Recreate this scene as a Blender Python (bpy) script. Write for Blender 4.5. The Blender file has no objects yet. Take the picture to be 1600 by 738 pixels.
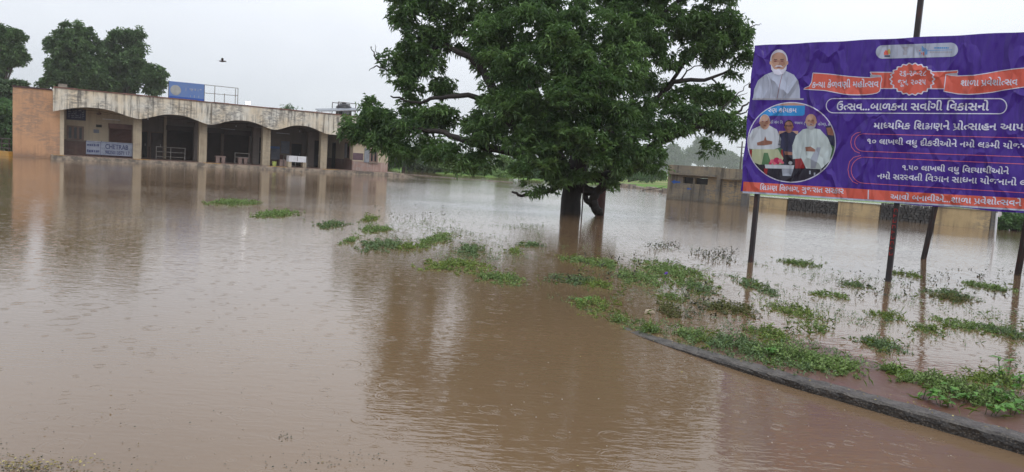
import bpy, bmesh, math, random
import numpy as np
from mathutils import Vector, Matrix, noise as mnoise
from mathutils.geometry import tessellate_polygon
random.seed(7)
R_ = random.uniform
scene = bpy.context.scene
COL = scene.collection

# ------------------------------------------------------------------ camera
FPX = 1150.0; PITCH = math.radians(5.52); ROLL = math.atan(0.066); EYE = 1.6
fwd = Vector((0, math.cos(PITCH), -math.sin(PITCH)))
up0 = Vector((0, math.sin(PITCH), math.cos(PITCH))); rt0 = Vector((1, 0, 0))
RIGHT = math.cos(ROLL) * rt0 + math.sin(ROLL) * up0
UP = math.cos(ROLL) * up0 - math.sin(ROLL) * rt0
cam_d = bpy.data.cameras.new('camera'); cam = bpy.data.objects.new('camera', cam_d); COL.objects.link(cam)
M = Matrix((RIGHT, UP, -fwd)).transposed().to_4x4(); M.translation = (0, 0, EYE)
cam.matrix_world = M
cam_d.sensor_width = 36; cam_d.lens = 36 * FPX / 1600.0
cam_d.clip_start = 0.05; cam_d.clip_end = 6000
scene.camera = cam

# ------------------------------------------------------------------ world, sun, exposure
W = bpy.data.worlds.new('World'); scene.world = W; W.use_nodes = True
wn = W.node_tree.nodes; wl = W.node_tree.links; wn.clear()
SUN_EL = math.radians(52); SUN_AZ = math.radians(150)
sky = wn.new('ShaderNodeTexSky'); sky.sky_type = 'NISHITA'; sky.sun_disc = False
sky.sun_elevation = SUN_EL; sky.sun_rotation = SUN_AZ; sky.dust_density = 4; sky.air_density = 1
hs = wn.new('ShaderNodeHueSaturation'); hs.inputs['Saturation'].default_value = 0.35
wl.new(sky.outputs[0], hs.inputs['Color'])
tc = wn.new('ShaderNodeTexCoord')
mp = wn.new('ShaderNodeMapping'); mp.inputs['Scale'].default_value = (1.0, 1.0, 2.2)
wl.new(tc.outputs['Generated'], mp.inputs[0])
nz = wn.new('ShaderNodeTexNoise'); nz.inputs['Scale'].default_value = 1.7; nz.inputs['Detail'].default_value = 4
nz.inputs['Roughness'].default_value = 0.45
wl.new(mp.outputs[0], nz.inputs['Vector'])
rp = wn.new('ShaderNodeValToRGB')
rp.color_ramp.elements[0].position = 0.30; rp.color_ramp.elements[0].color = (6.7, 7.15, 8.0, 1)
rp.color_ramp.elements[1].position = 0.70; rp.color_ramp.elements[1].color = (9.9, 10.3, 11.0, 1)
wl.new(nz.outputs['Fac'], rp.inputs[0])
mx = wn.new('ShaderNodeMixRGB'); mx.inputs[0].default_value = 0.86
wl.new(hs.outputs[0], mx.inputs[1]); wl.new(rp.outputs[0], mx.inputs[2])
sxy = wn.new('ShaderNodeSeparateXYZ'); wl.new(tc.outputs['Generated'], sxy.inputs[0])
zg = wn.new('ShaderNodeMapRange'); zg.inputs['From Min'].default_value = 0.0; zg.inputs['From Max'].default_value = 0.8
zg.inputs['To Min'].default_value = 1.0; zg.inputs['To Max'].default_value = 1.6; wl.new(sxy.outputs[2], zg.inputs['Value'])
gm = wn.new('ShaderNodeVectorMath'); gm.operation = 'SCALE'; wl.new(mx.outputs[0], gm.inputs[0]); wl.new(zg.outputs[0], gm.inputs['Scale'])
bg = wn.new('ShaderNodeBackground'); bg.inputs['Strength'].default_value = 0.1
wo = wn.new('ShaderNodeOutputWorld')
wl.new(gm.outputs[0], bg.inputs[0]); wl.new(bg.outputs[0], wo.inputs[0])

sd = bpy.data.lights.new('sun', 'SUN'); sd.energy = 0.6; sd.angle = math.radians(25); sd.color = (1, 0.97, 0.93)
so = bpy.data.objects.new('sun', sd); COL.objects.link(so)
sdir = Vector((math.sin(SUN_AZ) * math.cos(SUN_EL), math.cos(SUN_AZ) * math.cos(SUN_EL), math.sin(SUN_EL)))
so.rotation_euler = sdir.to_track_quat('Z', 'Y').to_euler()
so.location = (0, -10, 40)
scene.view_settings.view_transform = 'Standard'; scene.view_settings.look = 'None'
scene.view_settings.exposure = 0.0; scene.view_settings.gamma = 1.0
scene.view_settings.use_curve_mapping = False
scene.cycles.volume_bounces = 1
scene.cycles.max_bounces = 8

# ------------------------------------------------------------------ geometry of the view: photo pixel -> world
def ray(px, py):
    return fwd + (px - 800) / FPX * RIGHT - (py - 369) / FPX * UP
def on_z(px, py, z=0.0):
    d = ray(px, py); t = (z - EYE) / d.z
    return Vector((d.x * t, d.y * t, z))
def at(px, py, D):
    d = ray(px, py); t = D / d.y
    return Vector((d.x * t, D, EYE + d.z * t))
class Frame:                      # a vertical plane with an origin and a direction along it
    def __init__(s, A, B):
        s.o = Vector((A[0], A[1], 0)); t = Vector((B[0] - A[0], B[1] - A[1], 0)).normalized()
        s.t = t; s.n = Vector((-t.y, t.x, 0)); s.a = math.atan2(t.y, t.x)
    def px(s, x, y, off=0.0):
        d = ray(x, y); k = (s.o.dot(s.n) + off) / d.dot(s.n)
        p = d * k; q = p - s.o
        return (q.dot(s.t), p.z + EYE)
    def S(s, x, off=0.0, y=230): return s.px(x, y, off)[0]
    def w(s, u, v, z): return s.o + s.t * u + s.n * v + Vector((0, 0, z))

# ------------------------------------------------------------------ materials
def newmat(name):
    m = bpy.data.materials.new(name); m.use_nodes = True
    n = m.node_tree.nodes; b = n['Principled BSDF']
    return m, n, m.node_tree.links, b
def node(n, t, **kw):
    x = n.new(t)
    for k, v in kw.items():
        if k in x.inputs: x.inputs[k].default_value = v
        else: setattr(x, k, v)
    return x
def ramp(n, fac, l, stops):
    r = n.new('ShaderNodeValToRGB'); e = r.color_ramp.elements
    while len(e) < len(stops): e.new(0.5)
    for i, (p, c) in enumerate(stops):
        e[i].position = p; e[i].color = (c, c, c, 1) if not isinstance(c, tuple) else (*c, 1)
    l.new(fac, r.inputs[0]); return r.outputs[0]
def coords(n, l, scale=(1, 1, 1), rot=(0, 0, 0)):
    t = n.new('ShaderNodeTexCoord'); m = n.new('ShaderNodeMapping')
    m.inputs['Scale'].default_value = scale; m.inputs['Rotation'].default_value = rot
    l.new(t.outputs['Object'], m.inputs[0]); return m.outputs[0]
def mix(n, l, fac, a, b, mode='MIX'):
    x = n.new('ShaderNodeMixRGB'); x.blend_type = mode
    for i, v in ((0, fac), (1, a), (2, b)):
        if isinstance(v, (int, float)): x.inputs[i].default_value = v if i == 0 else (v, v, v, 1)
        elif isinstance(v, tuple): x.inputs[i].default_value = (*v, 1)
        else: l.new(v, x.inputs[i])
    return x.outputs[0]
def mat(name, c1, c2=None, scale=3.0, rough=0.75, bump=0.15, bscale=None, stretch=(1, 1, 1), spec=0.4, metal=0.0, lo=0.35, hi=0.65):
    m, n, l, b = newmat(name)
    c2 = c2 or tuple(x * 0.72 for x in c1)
    v = coords(n, l, stretch)
    z = node(n, 'ShaderNodeTexNoise', Scale=scale, Detail=6, Roughness=0.6); l.new(v, z.inputs['Vector'])
    col = mix(n, l, ramp(n, z.outputs['Fac'], l, [(lo, 0.0), (hi, 1.0)]), c1, c2)
    l.new(col, b.inputs['Base Color'])
    b.inputs['Roughness'].default_value = rough; b.inputs['Specular IOR Level'].default_value = spec
    b.inputs['Metallic'].default_value = metal
    if bump:
        z2 = node(n, 'ShaderNodeTexNoise', Scale=bscale or scale * 8, Detail=5); l.new(v, z2.inputs['Vector'])
        bp = node(n, 'ShaderNodeBump', Strength=bump, Distance=0.02); l.new(z2.outputs['Fac'], bp.inputs['Height'])
        l.new(bp.outputs[0], b.inputs['Normal'])
    return m

def leaf_mat(name, dark, light, trans=0.3, rough=0.45):
    m, n, l, b = newmat(name)
    a = n.new('ShaderNodeAttribute'); a.attribute_name = 'tint'
    col = mix(n, l, a.outputs['Fac'], dark, light)
    l.new(col, b.inputs['Base Color']); b.inputs['Roughness'].default_value = rough
    b.inputs['Specular IOR Level'].default_value = 0.35
    t = n.new('ShaderNodeBsdfTranslucent'); l.new(mix(n, l, 0.5, col, (light[0] * 1.1, light[1] * 1.3, light[2])), t.inputs[0])
    ms = n.new('ShaderNodeMixShader'); ms.inputs[0].default_value = trans
    l.new(b.outputs[0], ms.inputs[1]); l.new(t.outputs[0], ms.inputs[2])
    l.new(ms.outputs[0], n['Material Output'].inputs[0])
    return m

def stained(name, base, base2, dirt, streak=0.5, top=4.64, rough=0.85, low=0.0, patch=0.5):
    """lime-washed plaster with vertical mildew streaks and grey patches"""
    m, n, l, b = newmat(name)
    v = coords(n, l)
    z1 = node(n, 'ShaderNodeTexNoise', Scale=0.55, Detail=5, Roughness=0.65); l.new(v, z1.inputs['Vector'])
    base_c = mix(n, l, ramp(n, z1.outputs['Fac'], l, [(0.38, 0.0), (0.62, 1.0)]), base, base2)
    vs = coords(n, l, (4.5, 4.5, 0.28))
    z2 = node(n, 'ShaderNodeTexNoise', Scale=1.0, Detail=6, Roughness=0.7); l.new(vs, z2.inputs['Vector'])
    z3 = node(n, 'ShaderNodeTexNoise', Scale=0.8, Detail=3); l.new(v, z3.inputs['Vector'])
    st = ramp(n, z2.outputs['Fac'], l, [(0.47, 0.0), (0.60, 1.0)])
    pm = ramp(n, z3.outputs['Fac'], l, [(0.38, 0.15), (0.56, 1.0)])
    f1 = mix(n, l, 1.0, st, pm, 'MULTIPLY')
    f1 = mix(n, l, 1.0, f1, streak, 'MULTIPLY')
    vp = coords(n, l, (1.0, 1.0, 2.6))
    z4 = node(n, 'ShaderNodeTexNoise', Scale=2.6, Detail=8, Roughness=0.75); l.new(vp, z4.inputs['Vector'])
    z5 = node(n, 'ShaderNodeTexNoise', Scale=0.6, Detail=2); l.new(coords(n, l, (1, 1, 1), (0.4, 0, 0)), z5.inputs['Vector'])
    f2 = mix(n, l, 1.0, ramp(n, z4.outputs['Fac'], l, [(0.45, 0.0), (0.56, 1.0)]), ramp(n, z5.outputs['Fac'], l, [(0.40, 0.0), (0.54, 1.0)]), 'MULTIPLY')
    f2 = mix(n, l, 1.0, f2, patch, 'MULTIPLY')
    c = mix(n, l, f2, base_c, tuple(0.3 * x + 0.12 for x in dirt))
    c = mix(n, l, f1, c, dirt)
    if low:
        sx = n.new('ShaderNodeSeparateXYZ'); l.new(v, sx.inputs[0])
        ad = node(n, 'ShaderNodeMath', operation='MULTIPLY_ADD'); l.new(z4.outputs['Fac'], ad.inputs[0]); ad.inputs[1].default_value = 1.4; l.new(sx.outputs[2], ad.inputs[2])
        f3 = ramp(n, ad.outputs[0], l, [(min(0.99, 0.45 + low), 1.0), (min(1.0, 0.85 + low), 0.0)])
        c = mix(n, l, mix(n, l, 1.0, f3, 0.6, 'MULTIPLY'), c, dirt)
    l.new(c, b.inputs['Base Color']); b.inputs['Roughness'].default_value = rough
    bp = node(n, 'ShaderNodeBump', Strength=0.25, Distance=0.03); l.new(z4.outputs['Fac'], bp.inputs['Height']); l.new(bp.outputs[0], b.inputs['Normal'])
    return m

MT = {}
MT['parapet'] = stained('parapet_limewash', (0.70, 0.68, 0.61), (0.66, 0.56, 0.41), (0.075, 0.07, 0.065), 0.85, patch=0.75)
MT['orange'] = stained('orange_plaster', (0.56, 0.32, 0.18), (0.46, 0.26, 0.15), (0.19, 0.12, 0.08), 0.3, low=0.3, patch=0.5)
MT['cream'] = stained('cream_plaster', (0.56, 0.47, 0.34), (0.50, 0.42, 0.31), (0.22, 0.17, 0.12), 0.3, patch=0.2)
MT['column'] = stained('column_plaster', (0.44, 0.37, 0.26), (0.37, 0.30, 0.21), (0.16, 0.12, 0.09), 0.5, patch=0.3)
MT['dado'] = stained('brown_dado_paint', (0.16, 0.09, 0.08), (0.13, 0.075, 0.065), (0.30, 0.22, 0.18), 0.4, patch=0.3)
MT['pinkdado'] = stained('pink_brown_dado', (0.36, 0.23, 0.19), (0.30, 0.19, 0.16), (0.50, 0.42, 0.36), 0.5, patch=0.6)
MT['purple'] = mat('purple_paint_patch', (0.13, 0.08, 0.10), rough=0.6)
MT['brick_red'] = mat('red_coping', (0.25, 0.12, 0.09), (0.12, 0.07, 0.06), 3, stretch=(1, 1, 1))
MT['darkcoping'] = mat('dark_coping', (0.09, 0.045, 0.045), (0.05, 0.03, 0.03), 3)
MT['concrete'] = mat('wet_concrete', (0.30, 0.26, 0.21), (0.17, 0.15, 0.12), 2.5, rough=0.55, bump=0.3)
MT['plinth'] = mat('plinth_stone', (0.36, 0.29, 0.22), (0.14, 0.12, 0.10), 2.2, rough=0.6, bump=0.4, lo=0.42, hi=0.58)
MT['floor'] = mat('platform_floor', (0.24, 0.15, 0.12), (0.16, 0.11, 0.09), 1.5, rough=0.5)
MT['ceiling'] = mat('ceiling_plaster', (0.36, 0.31, 0.26), (0.28, 0.24, 0.2), 0.7)
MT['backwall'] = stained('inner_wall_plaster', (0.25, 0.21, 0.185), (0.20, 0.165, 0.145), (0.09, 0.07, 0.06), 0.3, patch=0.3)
MT['yellow'] = mat('yellow_edge_paint', (0.55, 0.30, 0.05), (0.35, 0.2, 0.06), 6, rough=0.6)
MT['shutter'] = mat('brown_shutter_steel', (0.17, 0.09, 0.075), (0.12, 0.065, 0.055), 2, rough=0.5, metal=0.2, bump=0.05)
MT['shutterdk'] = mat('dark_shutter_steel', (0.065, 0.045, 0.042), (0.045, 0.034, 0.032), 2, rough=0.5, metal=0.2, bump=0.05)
MT['frame'] = mat('window_frame_paint', (0.22, 0.14, 0.11), rough=0.5, bump=0.05)
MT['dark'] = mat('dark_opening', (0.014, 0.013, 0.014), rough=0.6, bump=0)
MT['glassdk'] = mat('dark_window_glass', (0.02, 0.022, 0.026), rough=0.15, bump=0)
MT['greyleaf'] = mat('grey_shutter_leaf', (0.26, 0.28, 0.31), rough=0.5, bump=0.05)
MT['steel'] = mat('grey_pipe_steel', (0.30, 0.29, 0.28), (0.18, 0.15, 0.13), 8, rough=0.4, metal=0.5, bump=0)
MT['darksteel'] = mat('dark_painted_steel', (0.035, 0.03, 0.032), (0.06, 0.03, 0.025), 8, rough=0.5, metal=0.2, bump=0.05)
MT['white'] = mat('white_paint', (0.72, 0.73, 0.76), (0.6, 0.6, 0.62), 3, rough=0.5, bump=0.05)
MT['navy'] = mat('navy_sign_paint', (0.018, 0.022, 0.10), (0.012, 0.015, 0.06), 5, rough=0.5, bump=0)
MT['blueboard'] = mat('faded_blue_sign', (0.10, 0.19, 0.46), (0.14, 0.22, 0.42), 1.2, rough=0.5, bump=0.05, stretch=(1, 1, 3))
MT['blueboard2'] = mat('strong_blue_sign', (0.03, 0.10, 0.42), rough=0.5, bump=0)
MT['bannergrey'] = mat('pale_banner_cloth', (0.23, 0.25, 0.30), (0.15, 0.17, 0.22), 3, rough=0.5, bump=0.1)
MT['signink'] = mat('navy_ink', (0.02, 0.03, 0.11), rough=0.5, bump=0)
MT['signpale'] = mat('pale_sign_ink', (0.40, 0.42, 0.50), rough=0.5, bump=0)
MT['disc'] = mat('grey_disc_paint', (0.42, 0.42, 0.40), rough=0.5, bump=0)
MT['tank'] = mat('black_tank_plastic', (0.02, 0.02, 0.024), rough=0.35, bump=0)
MT['bucket'] = mat('lime_bucket_plastic', (0.45, 0.52, 0.14), rough=0.4, bump=0)
MT['bark'] = mat('wet_bark', (0.032, 0.025, 0.021), (0.015, 0.012, 0.011), 5, rough=0.75, bump=1.0, bscale=14, stretch=(1, 1, 0.35))
MT['redtrunk'] = mat('red_ochre_painted_bark', (0.10, 0.035, 0.03), (0.05, 0.022, 0.02), 5, rough=0.7, bump=0.6, stretch=(1, 1, 0.4))
MT['graybark'] = mat('grey_bark', (0.09, 0.075, 0.06), rough=0.8, bump=0.4)
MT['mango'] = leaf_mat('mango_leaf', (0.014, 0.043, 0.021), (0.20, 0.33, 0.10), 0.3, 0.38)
MT['neem'] = leaf_mat('neem_leaf', (0.024, 0.056, 0.026), (0.15, 0.25, 0.085), 0.25, 0.6)
MT['scrub'] = leaf_mat('scrub_leaf', (0.08, 0.16, 0.05), (0.26, 0.38, 0.12), 0.3, 0.6)
MT['scrubdk'] = leaf_mat('dark_scrub_leaf', (0.045, 0.10, 0.040), (0.15, 0.27, 0.09), 0.3, 0.6)
MT['fartree'] = leaf_mat('far_tree_leaf', (0.045, 0.085, 0.045), (0.11, 0.17, 0.07), 0.2, 0.7)
MT['weed'] = leaf_mat('weed_leaf', (0.055, 0.10, 0.030), (0.27, 0.38, 0.12), 0.25, 0.5)
MT['weedgr'] = leaf_mat('grey_green_weed_leaf', (0.045, 0.085, 0.036), (0.20, 0.29, 0.12), 0.2, 0.5)
MT['weedyl'] = leaf_mat('yellow_green_weed_leaf', (0.07, 0.12, 0.025), (0.27, 0.35, 0.08), 0.25, 0.5)
MT['weedbr'] = leaf_mat('brown_weed_leaf', (0.07, 0.06, 0.025), (0.16, 0.17, 0.05), 0.2, 0.6)
MT['debris'] = leaf_mat('wet_debris', (0.03, 0.035, 0.022), (0.09, 0.10, 0.05), 0.05, 0.6)
MT['litter'] = leaf_mat('yellow_litter', (0.16, 0.12, 0.04), (0.50, 0.42, 0.16), 0.05, 0.6)
MT['broad'] = leaf_mat('broad_leaf', (0.07, 0.19, 0.03), (0.17, 0.35, 0.07), 0.3, 0.4)
MT['stem'] = mat('green_stem', (0.08, 0.11, 0.035), rough=0.6, bump=0)
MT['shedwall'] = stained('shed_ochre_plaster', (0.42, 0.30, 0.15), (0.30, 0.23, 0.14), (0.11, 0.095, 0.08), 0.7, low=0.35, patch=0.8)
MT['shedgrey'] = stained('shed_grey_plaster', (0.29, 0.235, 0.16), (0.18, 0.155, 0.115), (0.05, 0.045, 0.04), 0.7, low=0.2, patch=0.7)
MT['wallpanel'] = stained('ochre_wall_panel', (0.55, 0.41, 0.22), (0.44, 0.32, 0.17), (0.12, 0.09, 0.06), 0.6, patch=0.6)
MT['rubble'] = mat('dark_rubble_stone', (0.10, 0.095, 0.09), (0.045, 0.042, 0.042), 3, rough=0.7, bump=0.5)
MT['bluepaint'] = mat('blue_wall_paint', (0.03, 0.12, 0.45), rough=0.6, bump=0)

def banner_mat(name, c, rough=0.27):
    m, n, l, b = newmat(name)
    v = coords(n, l, (1, 1, 1)); z0 = node(n, 'ShaderNodeTexNoise', Scale=1.1, Detail=3); l.new(v, z0.inputs['Vector'])
    l.new(mix(n, l, mix(n, l, 1.0, z0.outputs['Fac'], 0.25, 'MULTIPLY'), c, tuple(x * 0.8 for x in c)), b.inputs['Base Color'])
    b.inputs['Roughness'].default_value = rough; b.inputs['Specular IOR Level'].default_value = 0.25
    v1 = coords(n, l, (2.6, 1, 0.7), (0, math.radians(-38), 0))
    z1 = node(n, 'ShaderNodeTexNoise', Scale=1.0, Detail=3, Distortion=0.6); l.new(v1, z1.inputs['Vector'])
    v2 = coords(n, l, (3.2, 1, 0.6), (0, math.radians(48), 0))
    z2 = node(n, 'ShaderNodeTexNoise', Scale=1.3, Detail=2, Distortion=0.8); l.new(v2, z2.inputs['Vector'])
    h = mix(n, l, 0.5, z1.outputs['Fac'], z2.outputs['Fac'])
    v3 = coords(n, l, (1.5, 1, 0.8), (0, math.radians(-40), 0)); zz = node(n, 'ShaderNodeTexNoise', Scale=1.5, Detail=2); l.new(v3, zz.inputs['Vector'])
    vv = n.new('ShaderNodeVectorMath'); vv.operation = 'MULTIPLY_ADD'; l.new(zz.outputs['Color'], vv.inputs[0]); vv.inputs[1].default_value = (.7, .7, .7); l.new(v3, vv.inputs[2])
    vo = n.new('ShaderNodeTexVoronoi'); vo.feature = 'DISTANCE_TO_EDGE'; vo.inputs['Scale'].default_value = 1.15; l.new(vv.outputs[0], vo.inputs['Vector'])
    h = mix(n, l, 0.16, h, ramp(n, vo.outputs['Distance'], l, [(0.0, 1.0), (0.14, 0.0)]))
    bp = node(n, 'ShaderNodeBump', Strength=1.0, Distance=0.28); l.new(h, bp.inputs['Height']); l.new(bp.outputs[0], b.inputs['Normal'])
    return m
BN = {k: banner_mat('banner_' + k, c) for k, c in dict(
    purple=(0.056, 0.020, 0.25), orange=(0.62, 0.115, 0.080), white=(0.62, 0.62, 0.74), pale=(0.42, 0.46, 0.58),
    grey=(0.36, 0.36, 0.42), skin=(0.46, 0.28, 0.21), skindk=(0.26, 0.12, 0.085), skin2=(0.36, 0.19, 0.14), hair=(0.015, 0.013, 0.018), vest=(0.030, 0.032, 0.075),
    cloth=(0.50, 0.54, 0.60), cloth2=(0.46, 0.53, 0.54), trouser=(0.42, 0.46, 0.30), cyan=(0.03, 0.25, 0.60), pink=(0.60, 0.13, 0.19),
    red=(0.26, 0.02, 0.025), flower=(0.42, 0.02, 0.09), dark=(0.018, 0.016, 0.028), green=(0.08, 0.17, 0.08), lip=(0.22, 0.07, 0.07),
    yellow=(0.48, 0.40, 0.10), violet=(0.09, 0.035, 0.27), shade=(0.30, 0.33, 0.40)).items()}

# ground
def ground_mat():
    m, n, l, b = newmat('ground_earth')
    v = coords(n, l); z = node(n, 'ShaderNodeTexNoise', Scale=2.2, Detail=8, Roughness=0.65); l.new(v, z.inputs['Vector'])
    mud = mix(n, l, ramp(n, z.outputs['Fac'], l, [(0.35, 0.0), (0.65, 1.0)]), (0.115, 0.042, 0.032), (0.13, 0.075, 0.052))
    zf = node(n, 'ShaderNodeTexNoise', Scale=0.02, Detail=3); l.new(coords(n, l, (0.35, 3.0, 1)), zf.inputs['Vector'])
    field = mix(n, l, ramp(n, zf.outputs['Fac'], l, [(0.47, 0.0), (0.60, 1.0)]), (0.12, 0.24, 0.05), (0.28, 0.27, 0.13))
    zg = node(n, 'ShaderNodeTexNoise', Scale=1.3, Detail=5); l.new(v, zg.inputs['Vector'])
    field = mix(n, l, ramp(n, zg.outputs['Fac'], l, [(0.4, 0.0), (0.75, 0.55)]), field, (0.20, 0.15, 0.09))
    s = n.new('ShaderNodeSeparateXYZ'); l.new(v, s.inputs[0])
    mr = node(n, 'ShaderNodeMapRange'); mr.inputs['From Min'].default_value = 70; mr.inputs['From Max'].default_value = 84
    l.new(s.outputs[1], mr.inputs['Value'])
    l.new(mix(n, l, mr.outputs[0], mud, field), b.inputs['Base Color'])
    l.new(mix(n, l, mr.outputs[0], 0.32, 0.95), b.inputs['Roughness']); l.new(mix(n, l, mr.outputs[0], 0.5, 0.05), b.inputs['Specular IOR Level'])
    bp = node(n, 'ShaderNodeBump', Strength=0.9, Distance=0.03); l.new(z.outputs['Fac'], bp.inputs['Height']); l.new(bp.outputs[0], b.inputs['Normal'])
    return m
MT['ground'] = ground_mat()

def water_mat():
    m, n, l, b = newmat('muddy_flood_water')
    v = coords(n, l)
    zc = node(n, 'ShaderNodeTexNoise', Scale=0.16, Detail=4); l.new(v, zc.inputs['Vector'])
    col = mix(n, l, ramp(n, zc.outputs['Fac'], l, [(0.35, 0.0), (0.65, 1.0)]), (0.190, 0.122, 0.068), (0.150, 0.098, 0.058))
    l.new(col, b.inputs['Base Color'])
    b.inputs['Roughness'].default_value = 0.048; b.inputs['IOR'].default_value = 1.45
    def M(op, a, c=None, cl=False):
        x = n.new('ShaderNodeMath'); x.operation = op; x.use_clamp = cl
        for i, q in enumerate((a, c)):
            if q is None: continue
            if isinstance(q, (int, float)): x.inputs[i].default_value = q
            else: l.new(q, x.inputs[i])
        return x.outputs[0]
    # wind ripples, in patches
    zw = node(n, 'ShaderNodeTexNoise', Scale=1.0, Detail=3, Roughness=0.55); l.new(coords(n, l, (2.2, 6.5, 1), (0, 0, 0.12)), zw.inputs['Vector'])
    zw2 = node(n, 'ShaderNodeTexNoise', Scale=1.0, Detail=2, Roughness=0.5); l.new(coords(n, l, (9, 24, 1), (0, 0, -0.1)), zw2.inputs['Vector'])
    zm = node(n, 'ShaderNodeTexNoise', Scale=1.0, Detail=3); l.new(coords(n, l, (0.06, 0.16, 1)), zm.inputs['Vector'])
    patch = ramp(n, zm.outputs['Fac'], l, [(0.40, 0.45), (0.62, 1.0)])
    h = M('MULTIPLY', M('ADD', M('MULTIPLY', zw.outputs['Fac'], 0.0042), M('MULTIPLY', zw2.outputs['Fac'], 0.0028)), patch)
    # rain rings
    for sc, fr, amp, lim in ((2.7, 70, 0.00045, 0.11), (5.3, 110, 0.00036, 0.05), (1.6, 60, 0.0004, 0.14)):
        vo = n.new('ShaderNodeTexVoronoi'); vo.voronoi_dimensions = '2D'; vo.inputs['Scale'].default_value = sc
        l.new(v, vo.inputs['Vector'])
        d = M('DIVIDE', vo.outputs['Distance'], sc)
        sp = n.new('ShaderNodeSeparateColor'); l.new(vo.outputs['Color'], sp.inputs[0])
        rad = M('MULTIPLY', sp.outputs[1], lim)
        ring = M('SUBTRACT', 1.0, M('MULTIPLY', M('ABSOLUTE', M('SUBTRACT', d, rad)), 34.0), True)
        on = M('GREATER_THAN', sp.outputs[0], 0.6)
        s_ = M('SINE', M('MULTIPLY', d, fr * 3.2))
        h = M('ADD', h, M('MULTIPLY', M('MULTIPLY', M('MULTIPLY', s_, ring), on), amp))
    bp = node(n, 'ShaderNodeBump', Strength=1.0, Distance=1.0); l.new(h, bp.inputs['Height'])
    l.new(bp.outputs[0], b.inputs['Normal'])
    return m
MT['water'] = water_mat()

# ------------------------------------------------------------------ mesh builders
class MB:
    def __init__(s): s.v = []; s.f = []
    def add(s, vs, fs):
        o = len(s.v); s.v += [tuple(p) for p in vs]; s.f += [tuple(i + o for i in f) for f in fs]; return s
    def box(s, x0, x1, y0, y1, z0, z1):
        return s.add([(x, y, z) for x in (x0, x1) for y in (y0, y1) for z in (z0, z1)],
                     [(0, 1, 3, 2), (4, 6, 7, 5), (0, 4, 5, 1), (2, 3, 7, 6), (0, 2, 6, 4), (1, 5, 7, 3)])
    def tube(s, pts, rad, n=6, cap=True, rough=0.0):
        pts = [Vector(p) for p in pts]
        if isinstance(rad, (int, float)): rad = [rad] * len(pts)
        o = len(s.v); prev = None
        for i, p in enumerate(pts):
            d = (pts[min(i + 1, len(pts) - 1)] - pts[max(i - 1, 0)]).normalized()
            a = prev if prev and abs(prev.dot(d)) < 0.95 else (Vector((0, 0, 1)) if abs(d.z) < 0.9 else Vector((1, 0, 0)))
            a = (a - d * a.dot(d)).normalized(); prev = a; b = d.cross(a)
            for k in range(n):
                t = 2 * math.pi * k / n; r = rad[i] * (1 + (R_(-rough, rough) if rough else 0))
                s.v.append(tuple(p + (a * math.cos(t) + b * math.sin(t)) * r))
        for i in range(len(pts) - 1):
            for k in range(n):
                s.f.append((o + i * n + k, o + i * n + (k + 1) % n, o + (i + 1) * n + (k + 1) % n, o + (i + 1) * n + k))
        if cap:
            s.f.append(tuple(o + k for k in reversed(range(n)))); s.f.append(tuple(o + (len(pts) - 1) * n + k for k in range(n)))
        return s
    def build(s, name, m, parent=None, smooth=False):
        me = bpy.data.meshes.new(name); me.from_pydata(s.v, [], s.f); me.update()
        if m: me.materials.append(m)
        if smooth: me.polygons.foreach_set('use_smooth', [True] * len(me.polygons))
        return link(name, me, parent)
def link(name, me, parent=None):
    o = bpy.data.objects.new(name, me); COL.objects.link(o)
    if parent: o.parent = parent
    return o
def box(name, m, parent, *a): return MB().box(*a).build(name, m, parent)
def tag(o, label=None, cat=None, group=None, kind=None):
    if label: o['label'] = label
    if cat: o['category'] = cat
    if group: o['group'] = group
    if kind: o['kind'] = kind
    return o
def empty(name, loc=(0, 0, 0), rz=0.0):
    o = bpy.data.objects.new(name, None); COL.objects.link(o); o.location = loc; o.rotation_euler = (0, 0, rz); return o
def smoothstep(a, b, x):
    t = min(1, max(0, (x - a) / (b - a))); return t * t * (3 - 2 * t)
def interp(x, P):
    if x <= P[0][0]: return P[0][1]
    for (a, b), (c, d) in zip(P, P[1:]):
        if x <= c: return b + (d - b) * (x - a) / (c - a)
    return P[-1][1]
def catmull(pts, n=4):
    out = []
    for i in range(len(pts) - 1):
        p0 = pts[max(i - 1, 0)]; p1 = pts[i]; p2 = pts[i + 1]; p3 = pts[min(i + 2, len(pts) - 1)]
        for k in range(n):
            t = k / n
            out.append(tuple(0.5 * ((2 * b) + (-a + c) * t + (2 * a - 5 * b + 4 * c - d) * t * t + (-a + 3 * b - 3 * c + d) * t ** 3) for a, b, c, d in zip(p0, p1, p2, p3)))
    out.append(tuple(pts[-1])); return out

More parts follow.
